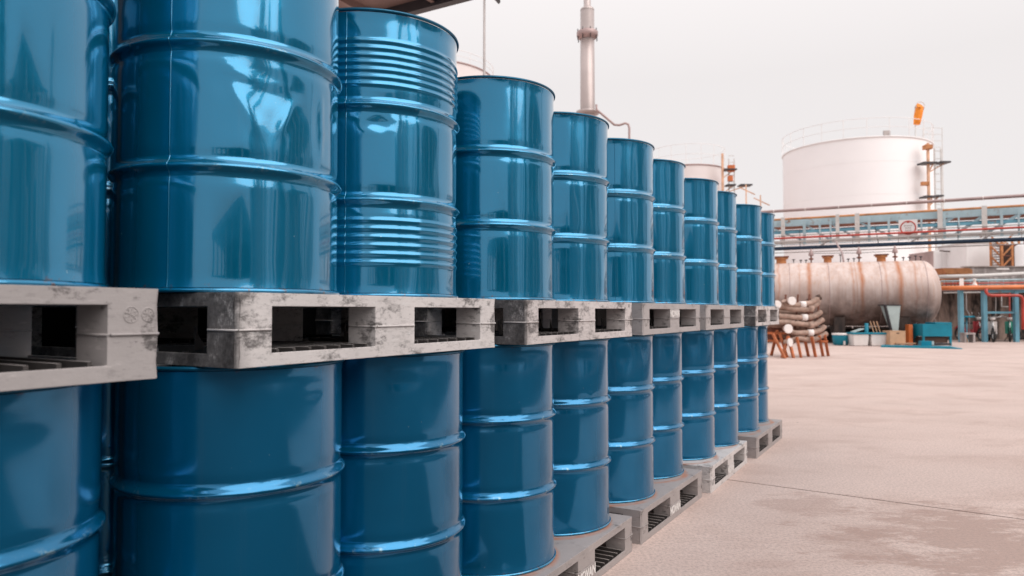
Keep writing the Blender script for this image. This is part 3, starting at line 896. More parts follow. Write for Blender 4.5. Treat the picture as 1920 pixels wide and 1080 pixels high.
# ------------------------------------------------------------------ pipe bridge
P0, P1 = at(1455, 583, 34.), at(1920, 583, 29.4)
bd = Vector((P1.x - P0.x, P1.y - P0.y, 0)); BL = bd.length; bd.normalize(); brot = math.atan2(bd.y, bd.x)
X0, X1 = -9., BL + 9.
pb = thing('pipe_bridge', 'long pale blue steel lattice bridge carrying pipes across the yard', 'pipe bridge', (P0.x, P0.y, 0), brot)
hz = lambda py: at(1455, py, 34.).z
def bx_at(px):              # local x on the bridge met by the view line px
    u = (px - 960) / F
    # P0 + x*bd : X = u*Y
    return (u * P0.y - P0.x) / (bd.x - u * bd.y)
MB().box((X0, -.08, hz(426)), (X1, .08, hz(414.5))).build('top_chord', 'steel_blue_pale', pb)
MB().box((X0, 1.62, hz(424)), (X1, 1.78, hz(417))).build('top_chord', 'rust_brown', pb)
MB().box((X0, -.07, hz(458.5)), (X1, .07, hz(452.5))).build('bottom_chord', 'steel_white', pb)
MB().box((X0, 1.68, hz(454.8)), (X1, 1.72, hz(453.5))).build('bottom_chord', 'steel_blue_pale', pb)
MB().box((X0, -.19, hz(440)), (X1, -.10, hz(435))).build('hand_rail', 'steel_blue', pb)
for px, w in ((1471, .17), (1511, .12), (1573, .15), (1610, .19), (1632, .10), (1765, .19), (1773, .10), (1848, .19), (1540, .08), (1560, .08), (1669, .09), (1730, .07), (1800, .06), (1880, .10), (1912, .07)):
    x = bx_at(px); tall = w > .14
    MB().box((x - w / 2, -.26, hz(461)), (x + w / 2, -.195, hz(410 if tall else 418))).build('upright', 'steel_white' if tall else 'steel_blue_pale', pb)
k = X0
nodes = [bx_at(p) for p in (1440, 1511, 1560, 1610, 1680, 1745)]
for x0, x1 in zip(nodes, nodes[1:]):
    MB().bar((x0, .0, hz(424)), (x1, .0, hz(455)), .08, .08, (0, 1, 0)).build('diagonal', 'steel_blue_pale', pb)
nodes = [bx_at(p) for p in (1728, 1792, 1850, 1920)]
for x0, x1 in zip(nodes, nodes[1:]):
    MB().bar((x0, .0, hz(455)), (x1, .0, hz(424)), .12, .08, (0, 1, 0)).build('diagonal', 'steel_blue_pale', pb)
k = X0 + .5
while k < X1:
    MB().bar((k, .08, hz(455)), (k, 1.62, hz(455)), .07).build('cross_beam', 'steel_grey', pb)
    k += 2.4
for px in (1380, 2010):
    x = bx_at(px)
    for yy in (0, 1.7): MB().box((x - .12, yy - .11, 0), (x + .12, yy + .11, hz(459))).build('leg', 'steel_blue', pb)
def bpipe(y, py, r, mat, label, x0=X0, x1=X1, sag=0., name='pipe'):
    z = hz(py)
    c = Vector((P0.x, P0.y, 0)); nrm = Vector((-bd.y, bd.x, 0))
    pts = [c + bd * (x0 + (x1 - x0) * k / 12) + nrm * y + Vector((0, 0, z - sag * math.sin(PI * k / 12))) for k in range(13)]
    o = MB().tube(pts, r, 14).build(name, mat); return tagp(o, label, 'pipe')
bpipe(.05, 412.2, .055, 'rust_orange', 'rusty orange pipe lying on top of the pale blue bridge beam')
bpipe(-.42, 449, .045, 'red_paint', 'thin red pipe along the lower part of the bridge')
bpipe(-.22, 467.3, .085, 'steel_navy', 'dark navy pipe hung beneath the bridge above the rusty tank')
bpipe(-.30, 444, .022, 'steel_grey', 'thin grey conduit just above the red bridge pipe')
bpipe(.35, 432.5, .030, 'steel_navy', 'thin dark pipe inside the bridge below its brown beam')
bpipe(-.32, 455.5, .030, 'steel_white', 'thin white pipe clipped along the bottom beam of the bridge')
bpipe(.8, 472, .022, 'steel_grey', 'thin grey conduit hanging below the navy bridge pipe')
for q in range(26):      # cable hangers between the pipes
    x = X0 + .8 + q * (X1 - X0 - 1) / 26 + (q * 37 % 10) * .04
    MB().bar((x, -.36, hz(443 if q % 3 else 436)), (x + (.0 if q % 2 else .12), -.24, hz(464)), .022).build('hanger_rod', 'steel_dark' if q % 3 == 0 else 'steel_grey', pb)
hp = bpipe(2.5, 383.2, .075, 'pipe_mauve', 'high brown pipe running above the bridge on pale stands')
for px in (1440, 1455, 1511, 1573, 1636, 1703, 1773, 1848, 1900):
    pass
# stands carrying the high pipe
c2 = Vector((P0.x, P0.y, 0)); nrm = Vector((-bd.y, bd.x, 0))
for px in (1453, 1512, 1575, 1637, 1703, 1774, 1847):
    u = (px - 960) / F; q0 = c2 + nrm * 2.5
    x = (u * q0.y - q0.x) / (bd.x - u * bd.y)
    zt = hz(383.2) + .085
    p = q0 + bd * x
    o = MB().torus((0, 0, 0), .085, .018, 20, 6, 'x').build('clamp_ring', 'cap_white', hp)
    o.location = (p.x, p.y, hz(383.2)); o.rotation_euler = (0, 0, brot)
# hangers of the navy pipe
for px in (1545, 1715, 1850):
    x = bx_at(px); p = c2 + bd * x
    o = MB().bar((-.2, -.25, hz(467)), (.25, -.1, hz(456)), .10, .06).build('hanger', 'steel_grey', pb)
    o.location = (x, 0, 0)
# sign on the bridge
sc = bx_at(1705)
sg = thing('road_sign', 'square white sign with a red ring hanging on the front of the bridge', 'sign', c2 + bd * sc + nrm * -.34 + Vector((0, 0, hz(440.5))), brot)
sh_ = .70
MB().box((-.36, -.02, -sh_ * .5), (.36, .0, sh_ * .5)).build('board', 'clear_white', sg)
MB().torus((0, -.022, 0), .285, .026, 40, 6, 'y').build('red_ring', 'red_paint', sg)
m = MB()
m.box((-.05, -.032, .21), (.05, -.026, .26)); m.box((-.015, -.032, -.26), (.015, -.026, -.20)); m.build('arrow_tip', 'red_paint', sg)
m = MB()
for zr, ws in ((.09, (.05, .03, .06, .04, .05)), (-.01, (.06, .06, .06)), (-.11, (.04, .05, .03, .05))):
    x = -sum(ws) / 2 - .02 * (len(ws) - 1) / 2
    for w in ws:
        m.box((x, -.026, zr - .025), (x + w, -.021, zr + .025)); x += w + .02
m.build('faded_print', 'steel_grey', sg)
MB().box((-.03, -.0, -.55), (.03, .04, -.35)).build('bracket', 'steel_white', sg)

# ------------------------------------------------------------------ horizontal rusty tank
TY = 26.6
tr = at(1762, 550, TY)
rad = (at(0, 490, TY - .3).z - at(0, 612, TY).z) / 2
zc = (at(0, 490, TY).z + at(0, 612, TY).z) / 2
TL = 10.0
TROT = R(-19.)
tax = Vector((math.cos(TROT), math.sin(TROT)))
tcx = tr.x - .42 - TL / 2 * tax.x; TY = TY + .9
TROT = R(-19.)
def tx(px):      # local x where the view line px meets the tank's near side
    u = (px - 960) / F; q = Vector((tcx, TY)) + Vector((math.sin(TROT), -math.cos(TROT))) * rad * .75
    return (u * q.y - q.x) / (tax.x - u * tax.y)
for px, w, s_ in ((1460, .006, .6), (1518, .012, 1.), (1500, .004, .35), (1553, .004, .3), (1598, .006, .55), (1605, .004, .5), (1616, .013, 1.),
                  (1661, .006, .6), (1687, .013, 1.), (1707, .004, .3), (1717, .006, .55), (1727, .004, .3)):
    STREAKS.append((tx(px), w * .95, s_))
tank_material()
ht = thing('rusty_tank', 'long horizontal pinkish steel tank with rust streaks running down its side', 'tank', (tcx, TY, 0), TROT)
m = MB()
nseg = 64; prof = []
for k in range(9):
    a = PI / 2 * k / 8; prof.append((rad * math.sin(a) if k else .01, TL / 2 - .62 * (1 - math.cos(a)) - 0))
prof = [(max(.01, rad * math.sin(PI / 2 * k / 10)), .60 * math.cos(PI / 2 * k / 10)) for k in range(11)]
full = [(r, TL / 2 - .60 + h) for r, h in prof] + [(rad, TL / 2 - .60 - (TL - 1.2) * k / 20) for k in range(1, 20)] + [(r, -TL / 2 + .60 - h) for r, h in prof[::-1]]
rings = []
bm = m.bm
for r, x in full:
    rings.append([bm.verts.new((x, r * math.cos(2 * PI * k / nseg), r * math.sin(2 * PI * k / nseg))) for k in range(nseg)])
for a, b in zip(rings, rings[1:]):
    for k in range(nseg): bm.faces.new((a[k], a[(k + 1) % nseg], b[(k + 1) % nseg], b[k])).smooth = True
bm.faces.new(rings[0]); bm.faces.new(rings[-1][::-1])
o = m.build('shell', 'rusty_tank_shell', ht); o.location = (0, 0, zc)
for px in (1481, 1555, 1652, 1738):
    x = tx(px); o = MB().torus((0, 0, 0), rad + .001, .010, 64, 6, 'x').build('weld_seam', 'pipe_mauve', ht); o.location = (x, 0, zc)
for x in (-3.6, -1.0, 1.6, 3.7):
    MB().box((x - .18, -.95, .0), (x + .18, .95, zc - rad * .72)).build('saddle', 'dark_concrete', ht)  # saddles in the same dark concrete as the plinth wall
zt = zc + rad
for px, w in ((1467, .40), (1557, .30), (1661, .34)):
    x = tx(px)
    o = MB().lathe([(w * .45, -.02), (w * .45, .17), (w * .62, .18), (w * .62, .24)], 20, capt=True).build('manhole', 'rust_orange', ht); o.location = (x, 0, zt - .02)
    MB().box((x - w * .66, -w * .66, zt + .222), (x + w * .66, w * .66, zt + .26)).build('manhole_cover', 'rust_brown', ht)
def valve(px, h, big):
    x = tx(px)
    m = MB(); m.tube([(x, 0, zt - .04), (x, 0, zt + h * .5)], .025 if big else .016, 8)
    o = m.build('valve', 'rust_brown' if big else 'steel_dark', ht)
    if big:
        MB().lathe([(.03, 0), (.09, .02), (.09, .05), (.03, .08), (.03, h * .35), (.075, h * .38), (.03, h * .5)], 12, c=(x, 0, zt + h * .25)).build('valve_body', 'rust_brown', o)
        MB().lathe([(.085, 0), (.095, .06), (.03, .24), (.01, .28)], 12, c=(x, 0, zt + h * .62)).build('valve_bonnet', 'pipe_mauve', o)
    else:
        MB().lathe([(.02, 0), (.055, .01), (.055, .035), (.02, .045)], 10, c=(x, 0, zt + h * .5)).build('hand_wheel', 'steel_dark', o)
for px, h, b in ((1491, .22, 0), (1505, .16, 0), (1515, .16, 0), (1525, .42, 1), (1582, .5, 0), (1597, .18, 0), (1608, .2, 0), (1618, .46, 1),
                 (1688, .48, 1), (1704, .20, 0), (1716, .22, 0), (1728, .30, 0), (1738, .24, 0)): valve(px, h, b)
MB().tube([(tx(1525), 0, zt + .36), (tx(1618), 0, zt + .33)], .010, 6).build('conduit', 'steel_dark', ht)
MB().tube([(tx(1618), 0, zt + .33), (tx(1688), 0, zt + .37)], .010, 6).build('conduit', 'steel_dark', ht)
o = MB().tube([at(1567, 452, 29) + Vector((0, 0, .0)), at(1572, 462, 28.5), at(1579, 474, 27.4), at(1582, 492, 26.8)], .035, 8).build('drop_pipe', 'pipe_mauve')
tagp(o, 'mauve pipe dropping from the bridge onto the rusty tank', 'pipe')
# brick-dark plinth wall beneath the tank, with separate coping stones
pw = thing('plinth_wall', 'low dark wall under the rusty tank with pale coping blocks', 'wall', (tcx - .6, TY + 1.3, 0), TROT)
MB().box((-6.5, -.12, 0), (5.4, .12, .52)).build('wall_body', 'dark_concrete', pw)
x = -6.5
while x < 4.6:
    w = random.uniform(.55, 1.0)
    MB().box((x, -.16, .522), (x + w - .05, .16, .60), bev=.01).build('coping_block', 'pale_concrete', pw); x += w

# ------------------------------------------------------------------ hose rack at the end of the row
HY = 18.6
hr = thing('hose_rack', 'orange splayed-leg steel rack holding the stacked flexible hoses', 'rack', gnd(1500, HY), 0)
ox = gnd(1500, HY)
def L_(px, py, Y=HY): return at(px, py, Y) - ox
legs = [((1449, 634), (1472, 667), -.9), ((1462, 634), (1476, 650), -.5), ((1457, 628), (1446, 655), .3), ((1478, 640), (1488, 664), -.7), ((1494, 640), (1502, 662), -.6), ((1508, 640), (1516, 657), -.1),
        ((1522, 640), (1529, 655), -.3), ((1536, 638), (1543, 653), .0), ((1546, 636), (1553, 652), .1), ((1478, 638), (1466, 664), -.7)]
for (a, b, dy) in legs:
    pa = L_(a[0], a[1] - 8, HY + dy * .3); Yb = HY + .35 + dy
    pb_ = at(b[0], b[1], Yb) - ox; pb_.z = 0; 
    MB().bar(pa, pb_, .065, .05).build('leg', 'rack_orange', hr)
for z in (.42, .62):
    MB().bar((-1.0, .12, z), (.75, .12, z - .02), .06).build('rail', 'rack_orange', hr)
MB().box((-.75, .52, .45), (.55, .56, 1.35)).build('added_back_sheet', 'rust_brown', hr)  # sheet added behind the hoses to darken the gaps
for x in (-.62, -.30, .02, .32, .58):  # brown rods added to darken the gaps between hoses
    MB().bar((x - .12, .16, .40), (x + .05, .30, 1.62), .035).build('upright', 'rust_brown', hr)
hose_pts = [
    ([(1470, 562), (1474, 569), (1490, 570), (1505, 569), (1520, 566), (1530, 560), (1536, 556)], 'top hose of the rack, curling up at its right end behind a white cap'),
    ([(1453, 568), (1468, 573), (1482, 577), (1500, 578), (1515, 578), (1525, 573), (1533, 566), (1534, 560)], 'second hose from the top, sagging to a raised right end'),
    ([(1450, 590), (1472, 591), (1490, 593), (1508, 593), (1522, 592), (1532, 588), (1539, 583)], 'third hose from the top, with a pale coupling in its middle'),
    ([(1450, 602), (1475, 602), (1490, 604), (1510, 606), (1525, 607), (1535, 602), (1543, 597)], 'fourth hose from the top, palest of the rack'),
    ([(1480, 618), (1490, 622), (1510, 622), (1525, 621), (1538, 617), (1546, 610)], 'fifth hose, starting behind the lowest but one white cap'),
    ([(1484, 640), (1488, 635), (1498, 632), (1512, 634), (1526, 634), (1538, 629), (1550, 623)], 'lowest hose on the rack, arched at its left end'),
]
def smooth_pts(p, n=4):
    out = []
    for i in range(len(p) - 1):
        a = p[max(i - 1, 0)]; b = p[i]; c = p[i + 1]; d = p[min(i + 2, len(p) - 1)]
        for k in range(n):
            t = k / n
            out.append(tuple(.5 * (2 * b[j] + (c[j] - a[j]) * t + (2 * a[j] - 5 * b[j] + 4 * c[j] - d[j]) * t * t + (3 * b[j] - a[j] - 3 * c[j] + d[j]) * t ** 3) for j in range(len(b))))
    out.append(p[-1]); return out
HR = .066
for k, (pp, lb) in enumerate(hose_pts):
    o0 = at(pp[0][0], pp[0][1], HY)
    t = thing('flexible_hose', 'corrugated ' + lb, 'hose', o0, 0, 'flexible hoses on the orange rack')
    sp = smooth_pts(pp, 5)
    P = [at(x, y + 2, HY - .10 + .22 * i / len(sp)) - o0 for i, (x, y) in enumerate(sp)]
    P2 = []
    for i in range(len(P) - 1):
        for q in range(4): P2.append(P[i].lerp(P[i + 1], q / 4))
    P2.append(P[-1])
    MB().tube(P2, [HR * (1.06 if i % 2 else .94) for i in range(len(P2))], 14).build('hose', 'hose_fabric', t)
    mid = P[len(P) * 2 // 3 - 2 if k % 2 else len(P) // 2]
    nx_ = P[min(len(P) - 1, len(P) // 2 + 1)]
    MB().tube([mid - Vector((.07, 0, 0)), mid + Vector((.07, 0, -.0))], HR * 1.3, 16).build('coupling', 'hose_fabric' if k % 2 else 'cap_white', t)
    if k == 0:
        MB().tube([P[-1] + Vector((-.05, 0, -.03)), P[-1] + Vector((.02, 0, .02))], HR * 1.25, 16).build('end_collar', 'brown_dark', t)
for k in range(5):
    src = [o for o in bpy.data.objects if o.get('category') == 'hose'][k]
    c_ = copy_tree(src); c_.location = src.location + Vector((-.12, .30, -.085))
    c_['label'] = 'rear hose behind the ' + ('top', 'second', 'third', 'fourth', 'fifth')[k] + ' hose, showing in the gap below it'
for px, py, r, lb in ((1486, 564, .105, 'round white end cap high on the rack in front of the top hose'), (1458, 571, .105, 'round white end cap beside the last upper drum'),
                  (1479, 616.5, .115, 'round white end cap midway down the hose rack'), (1483, 642, .105, 'tilted round white end cap at the foot of the hose rack')):
    c = at(px, py, HY - .32)
    t = thing('capped_stub', lb, 'capped pipe', c, R(12) if py < 640 else R(40), 'white hose end caps')
    MB().tube([(0, 0, 0), (0, .05, 0)], r, 28).build('cap_face', 'cap_white', t)
    MB().tube([(0, .05, 0), (0, .17, 0)], HR * 1.1, 16).build('neck', 'hose_fabric', t)

# ------------------------------------------------------------------ things on the ground in front of the tank
def G(px, Y): return gnd(px, Y)
c = G(1575, 25.0)
t = thing('chest_cooler', 'faded blue tub with a pale lid left of the two white tubs', 'tub', c)
MB().lathe([(.24, .02), (.27, .30), (.275, .36)], 24, capb=True).build('body', 'steel_blue_bright', t)
MB().lathe([(.285, .36), (.29, .40), (.27, .42), (.05, .425)], 24, capt=True).build('lid', 'tub_white', t)
MB().box((-.03, -.30, .02), (.03, -.26, .16)).build('tap', 'tub_white', t)
for px, lb, it in ((1608, 'left of the two white tubs with blue rims, holding a pale sheet', 0), (1641, 'right of the two white tubs with blue rims, holding wooden sticks', 1)):
    c = G(px, 24.6)
    t = thing('storage_tub', lb, 'tub', c, 0, 'white tubs with blue rims')
    m = MB(); m.box((-.27, -.22, .01), (.27, .22, .40), bev=.03)
    for v in m.bm.verts:
        k = .86 + .14 * max(0, min(1, v.co.z / .4)); v.co.x *= k; v.co.y *= k
    m.build('body', 'tub_white', t)
    MB().box((-.30, -.25, .402), (.30, .25, .455), bev=.012).build('rim', 'steel_blue_bright', t)
    if it:
        for q in range(3):
            o = MB().bar((-.05 + q * .11, 0, .3), (-.16 + q * .11, .05, .72), .05, .03).build('wooden_stick', 'cardboard', None)
            o.location = (c.x, c.y, .12); tagp(o, ('left', 'middle', 'right')[q] + ' one of three wooden sticks poking out of the right white tub', 'stick', 'sticks in the right white tub')
    else:
        o = MB().bar((-.20, 0, .47), (.16, .05, .58), .22, .03).build('pale_sheet', 'hopper_pale'); o.location = (c.x, c.y, 0)
        tagp(o, 'folded pale sheet lying on the left white tub', 'sheet')
c = G(1624, 25.3)
o = MB().tube([(0, 0, 0), (0, 0, .76)], .065, 14).build('bollard', 'steel_blue_bright'); o.location = c
tagp(o, 'short blue post standing between the two white tubs', 'post')
c = G(1675, 24.4)
t = thing('cardboard_box', 'brown cardboard box standing in front of the rusty tank', 'box', c, R(4))
MB().box((-.27, -.22, .05), (.27, .22, .50), bev=.008).build('carton', 'cardboard', t)
MB().box((-.275, -.225, .502), (.275, .225, .52)).build('flap', 'cardboard', t)
MB().box((-.05, -.224, .43), (.05, -.2215, .46)).build('hand_hole', 'brown_dark', t)
# tapered hopper panel above the box
c = G(1669, 25.2)
t = thing('feed_hopper', 'pale tapering metal chute with a dark left side above the cardboard box', 'hopper', c)
m = MB(); z1, z0 = 1.37, .45
vs = [(-.22, -.18, z1), (.26, -.18, z1), (.26, .25, z1), (-.22, .25, z1), (.06, -.05, z0), (.24, -.05, z0), (.24, .15, z0), (.06, .15, z0)]
V_ = [m.bm.verts.new(v) for v in vs]
for f in ((0, 1, 2, 3), (4, 7, 6, 5), (0, 4, 5, 1), (1, 5, 6, 2), (2, 6, 7, 3), (3, 7, 4, 0)): m.bm.faces.new([V_[i] for i in f])
m.build('chute', 'hopper_pale', t)
MB().bar((-.27, -.17, z1), (.0, -.05, z0 - .05), .09, .05).build('side_frame', 'steel_dark', t)
MB().box((-.30, -.20, z1 + .002), (.29, .27, z1 + .04)).build('top_flange', 'steel_dark', t)
MB().box((.0, -.03, 0), (.20, .12, z0 - .002)).build('stand', 'brown_dark', t)
# blue bin on legs
c = G(1747, 24.9)
t = thing('machine_cabinet', 'bright blue metal cabinet on short legs right of the rusty tank end', 'cabinet', c)
MB().box((-.50, -.3, .32), (.50, .3, .74), bev=.01).build('body', 'steel_blue_bright', t)
MB().box((-.08, -.31, .742), (.49, .3, .80), bev=.008).build('lid', 'steel_blue_bright', t)
for x in (-.46, .46):
    for y in (-.26, .26): MB().box((x - .03, y - .03, 0), (x + .03, y + .03, .318)).build('leg', 'steel_blue_bright', t)
MB().box((-.44, -.2, .10), (.40, .2, .30)).build('tray', 'brown_dark', t)
c = G(1703, 25.1)
o = MB().box((-.06, -.12, .0), (.07, .12, .72), bev=.01).build('orange_board', 'orange_paint'); o.location = c
tagp(o, 'narrow upright orange panel left of the blue cabinet', 'panel')
c = G(1716, 25.2)
t = thing('fire_extinguisher', 'small red cylinder standing left of the blue cabinet', 'extinguisher', c)
MB().lathe([(.075, .25), (.08, .28), (.08, .62), (.05, .68), (.02, .70)], 16, capb=True, capt=True).build('cylinder', 'red_paint', t)
MB().tube([(0, 0, .70), (0, 0, .76), (.06, 0, .78)], .018, 8).build('handle', 'steel_dark', t)
MB().box((-.08, -.08, 0), (.08, .08, .248)).build('stand', 'brown_dark', t)
# flat blue steel ramp on the ground with odds and ends
A, B_ = G(1652, 23.9), G(1790, 22.8)
t = thing('steel_ramp', 'long flat blue steel plate lying on the ground before the blue cabinet', 'plate', (A + B_) / 2, math.atan2(B_.y - A.y, B_.x - A.x))
Lr = (B_ - A).length
MB().box((-Lr / 2, -.32, .0), (Lr / 2 - .15, .32, .06)).build('plate', 'steel_blue_bright', t)
m = MB(); 
V_ = [m.bm.verts.new(v) for v in ((Lr / 2 - .15, -.32, 0), (Lr / 2 + .18, -.32, 0), (Lr / 2 + .18, .32, 0), (Lr / 2 - .15, .32, 0), (Lr / 2 - .15, -.32, .06), (Lr / 2 - .15, .32, .06))]
for f in ((0, 1, 2, 3), (0, 4, 1), (3, 2, 5), (0, 3, 5, 4), (4, 5, 2, 1)): m.bm.faces.new([V_[i] for i in f])
m.build('tapered_end', 'steel_blue_bright', t)
c = G(1733, 23.6)
t = thing('tool_box', 'small blue box lying on the flat blue plate', 'box', (c.x, c.y, .062), R(-8))
MB().box((-.16, -.12, .0), (.16, .12, .15), bev=.01).build('body', 'steel_blue_bright', t)
MB().box((.162, -.08, .02), (.24, .08, .14)).build('end_block', 'hopper_pale', t)
c = G(1718, 24.2)
o = MB().box((-.75, -.10, .075), (.45, .10, .12)).box((-.6, -.1, 0), (-.5, .1, .073)).box((.2, -.1, 0), (.3, .1, .073)).build('wood_plank', 'wood_plank'); o.location = c
tagp(o, 'brown plank on blocks behind the flat blue plate', 'plank')
c = G(1752, 23.9)
o = MB().box((-.55, -.08, .062), (.45, .08, .13)).build('steel_bar', 'steel_dark'); o.location = c; o.rotation_euler = (0, 0, R(-12))
tagp(o, 'dark steel bar lying on the right half of the flat blue plate', 'bar')

# ------------------------------------------------------------------ right side: stained wall, shed, pipe rack
WY = 30.0
wx0, wx1 = gnd(1735, WY).x, gnd(2300, WY).x
wz = at(0, 546, WY).z; wtop = at(0, 500, WY).z
t = thing('stained_wall', 'stained brown concrete wall behind the blue rack posts on the right', 'wall', (wx0, WY, 0))
nb = 9; w_ = (wx1 - wx0) / nb
for k in range(nb):
    MB().box((k * w_ + .012, 0, 0), ((k + 1) * w_ - .012, .25, wz)).build('wall_panel', 'stained_concrete', t)
MB().box((0, .05, wz + .002), (wx1 - wx0, .20, wz + .10)).build('dark_coping', 'dark_concrete', t)
MB().box((-.2, -1.5, wz + .11), (wx1 - wx0, .5, wz + .20)).build('lean_to_roof', 'dark_concrete', t)
t = thing('upper_wall', 'pale grey parapet wall behind the orange pipe on the right', 'wall', (gnd(1815, 34).x, 34, 0))
MB().box((0, 0, 0), (16, .3, at(0, 501, 34).z)).build('wall_body', 'pale_concrete', t)
MB().box((-.1, -.05, at(0, 501, 34).z + .002), (16, .35, at(0, 499, 34).z)).build('coping', 'wall_concrete', t)
MB().box((1.35, -.04, at(0, 506, 34).z), (1.95, -.002, at(0, 502.5, 34).z)).build('label_plate', 'cap_white', t)
# orange hopper roof
t = thing('orange_canopy', 'small rusty orange sheet roof right of the rusty tank', 'canopy', gnd(1783, 32.5))
zr0, zr1 = at(0, 515, 32.5).z, at(0, 504, 32.5).z
m = MB()
V_ = [m.bm.verts.new(v) for v in ((-.72, -.6, zr1), (.45, -.6, zr1), (.62, -.6, zr1 - .08), (.62, -.6, zr0), (-.50, -.6, zr0), (-.72, .6, zr1), (.45, .6, zr1), (.62, .6, zr1 - .08), (.62, .6, zr0), (-.50, .6, zr0))]
m.bm.faces.new(V_[:5]); m.bm.faces.new(V_[5:][::-1])
for k in range(5): m.bm.faces.new((V_[k], V_[k + 5], V_[(k + 1) % 5 + 5], V_[(k + 1) % 5]))
m.build('roof_sheet', 'rust_orange', t)
MB().box((-.40, -.2, 0), (.55, .5, zr0 - .004)).build('housing', 'rust_orange', t)
# white cabins
t = thing('white_cabin', 'plain white box cabin above the grey parapet on the right', 'cabin', gnd(1845, 44))
MB().box((-1.0, 0, 0), (.84, 3, at(0, 456, 44).z)).build('wall', 'clear_white', t)
MB().box((-1.05, -.05, at(0, 456, 44).z + .002), (.89, 3.05, at(0, 454, 44).z)).build('roof', 'steel_white', t)
t = thing('panelled_cabin', 'white panelled cabin with thin dark joints left of the plain white cabin', 'cabin', gnd(1788, 46))
z9 = at(0, 470, 46).z
for k in range(5):
    MB().box((-1.15 + k * .46, 0, 0), (-1.15 + k * .46 + .445, .15, z9)).build('panel', 'clear_white', t)
MB().box((-1.15, .152, 0), (1.15, 3, z9)).build('wall', 'pipe_mauve', t)
MB().bar((-1.0, -.3, at(0, 471, 46).z), (1.0, -.3, at(0, 475, 46).z), .07).build('jib_arm', 'brown_dark', t)
t = thing('louvre_panel', 'stack of pale louvre slats right of the plain white cabin', 'louvre', gnd(1876, 43))
for k in range(9):
    z = at(0, 498 - k * 5, 43).z
    MB().box((-.26, 0, z), (.24, .2, z + .09)).build('slat', 'steel_grey', t)
MB().box((-.30, .22, 0), (-.26, .3, at(0, 455, 43).z)).build('frame', 'steel_grey', t)
MB().box((.24, .22, 0), (.28, .3, at(0, 455, 43).z)).build('frame', 'steel_grey', t)
t = thing('lattice_tower', 'rusty orange lattice tower with diagonal braces behind the parapet at the right edge', 'tower', gnd(1900, 42))
zt2 = at(0, 452, 42).z
for x in (-.60, .0, .40, .75): 
    for y in (0, 1.): MB().bar((x, y, 0), (x, y, zt2), .09).build('leg', 'rust_orange', t)
for k in range(4):
    z = at(0, 500, 42).z + k * .62 - .6
    MB().bar((-.60, -.06, z), (.0, -.06, z + .62), .07).build('brace', 'rust_orange', t)
    MB().bar((-.60, .94, z + .62), (.0, .94, z), .07).build('brace', 'rust_orange', t)
    MB().bar((-.60, -.0, z), (.75, -.0, z), .06).build('brace', 'rust_brown', t)
MB().box((.05, .3, at(0, 500, 42).z), (.7, .9, at(0, 458, 42).z)).build('inner_drum', 'brown_dark', t)
t = thing('white_silo', 'slim white silo cut by the right edge behind the lattice tower', 'silo', gnd(1921, 41))
MB().lathe([(.42, 0), (.42, at(0, 462, 41).z), (.2, at(0, 457, 41).z)], 24, capt=True).build('shell', 'clear_white', t)

# pipe rack in front of the stained wall
RY = 27.6
def rx(px): return gnd(px, RY).x
pr_ = thing('pipe_rack', 'blue post and beam rack in front of the stained wall on the right', 'rack', (rx(1840), RY, 0))
x0 = rx(1840)
hzr = lambda py: at(0, py, RY).z
for px in (1801, 1845, 1904):
    z1 = hzr(546 if px > 1801 else 535)
    MB().box((rx(px) - x0 - .075, -.075, .0), (rx(px) - x0 + .075, .075, z1)).build('post', 'steel_blue', pr_)
MB().box((rx(1852) - x0, -.06, hzr(548.5)), (9, .06, hzr(543.5))).build('beam', 'steel_blue', pr_)
MB().box((rx(1849) - x0, -.05, hzr(588)), (rx(1901) - x0, .05, hzr(584))).build('rail', 'steel_blue', pr_)
MB().box((rx(1797) - x0, -.09, hzr(536)), (rx(1805) - x0, -.078, hzr(522))).build('saddle', 'cap_white', pr_)
def rpipe(pts, r, mat, label, Y=RY, name='pipe'):
    P = [at(px, py, Y + dy) for px, py, dy in pts]
    return tagp(MB().tube(P, r, 14).build(name, mat), label, 'pipe')
rpipe([(1758, 540.2, -.2), (1850, 539, -.2), (1920, 538, -.2), (2100, 537, -.2)], .085, 'orange_pipe', 'thick orange pipe running right from the end of the rusty tank')
rpipe([(1760, 519, .5), (1840, 517, .5), (1920, 513, .5), (2050, 508, .5)], .075, 'steel_white', 'white insulated pipe above the thick orange pipe')
rpipe([(1762, 544, .3), (1850, 543, .3), (1955, 542, .3)], .04, 'pipe_mauve', 'thin mauve pipe hidden just under the thick orange pipe')
rpipe([(1849, 541, -.35), (1849, 548, -.35), (1852, 552, -.35), (1858, 554, -.35), (1880, 554, -.35), (1908, 554, -.35), (1915, 556, -.35), (1918, 562, -.35), (1918, 580, -.35), (1918, 600, -.35), (1918, 618, -.35)], .055, 'red_paint', 'red pipe bending down at the right edge of the photo')
rpipe([(1764, 527, .2), (1850, 525.5, .2), (1960, 523, .2)], .028, 'steel_blue_pale', 'thin pale blue pipe between the white and the thick orange pipe')
rpipe([(1768, 532, .5), (1850, 531, .5), (1960, 529.5, .5)], .03, 'red_paint', 'thin red pipe just above the thick orange pipe')
rpipe([(1770, 549, .6), (1850, 548, .6), (1960, 547, .6)], .03, 'steel_white', 'thin white pipe in the shade under the thick orange pipe')
rpipe([(1812, 549, .7), (1812, 580, .7), (1818, 590, .7), (1818, 632, .7)], .022, 'steel_grey', 'thin grey drop pipe left of the small blue table')
rpipe([(1893, 549, .5), (1893, 632, .5)], .026, 'red_paint', 'thin upright red pipe left of the third blue post')
rpipe([(1878, 556, .5), (1878, 575, .5), (1890, 575, .5)], .022, 'steel_white', 'short white elbow pipe under the blue rack beam')
rpipe([(1858, 549, .15), (1900, 546, .15), (1960, 545, .15)], .028, 'steel_white', 'thin white pipe under the blue rack beam')
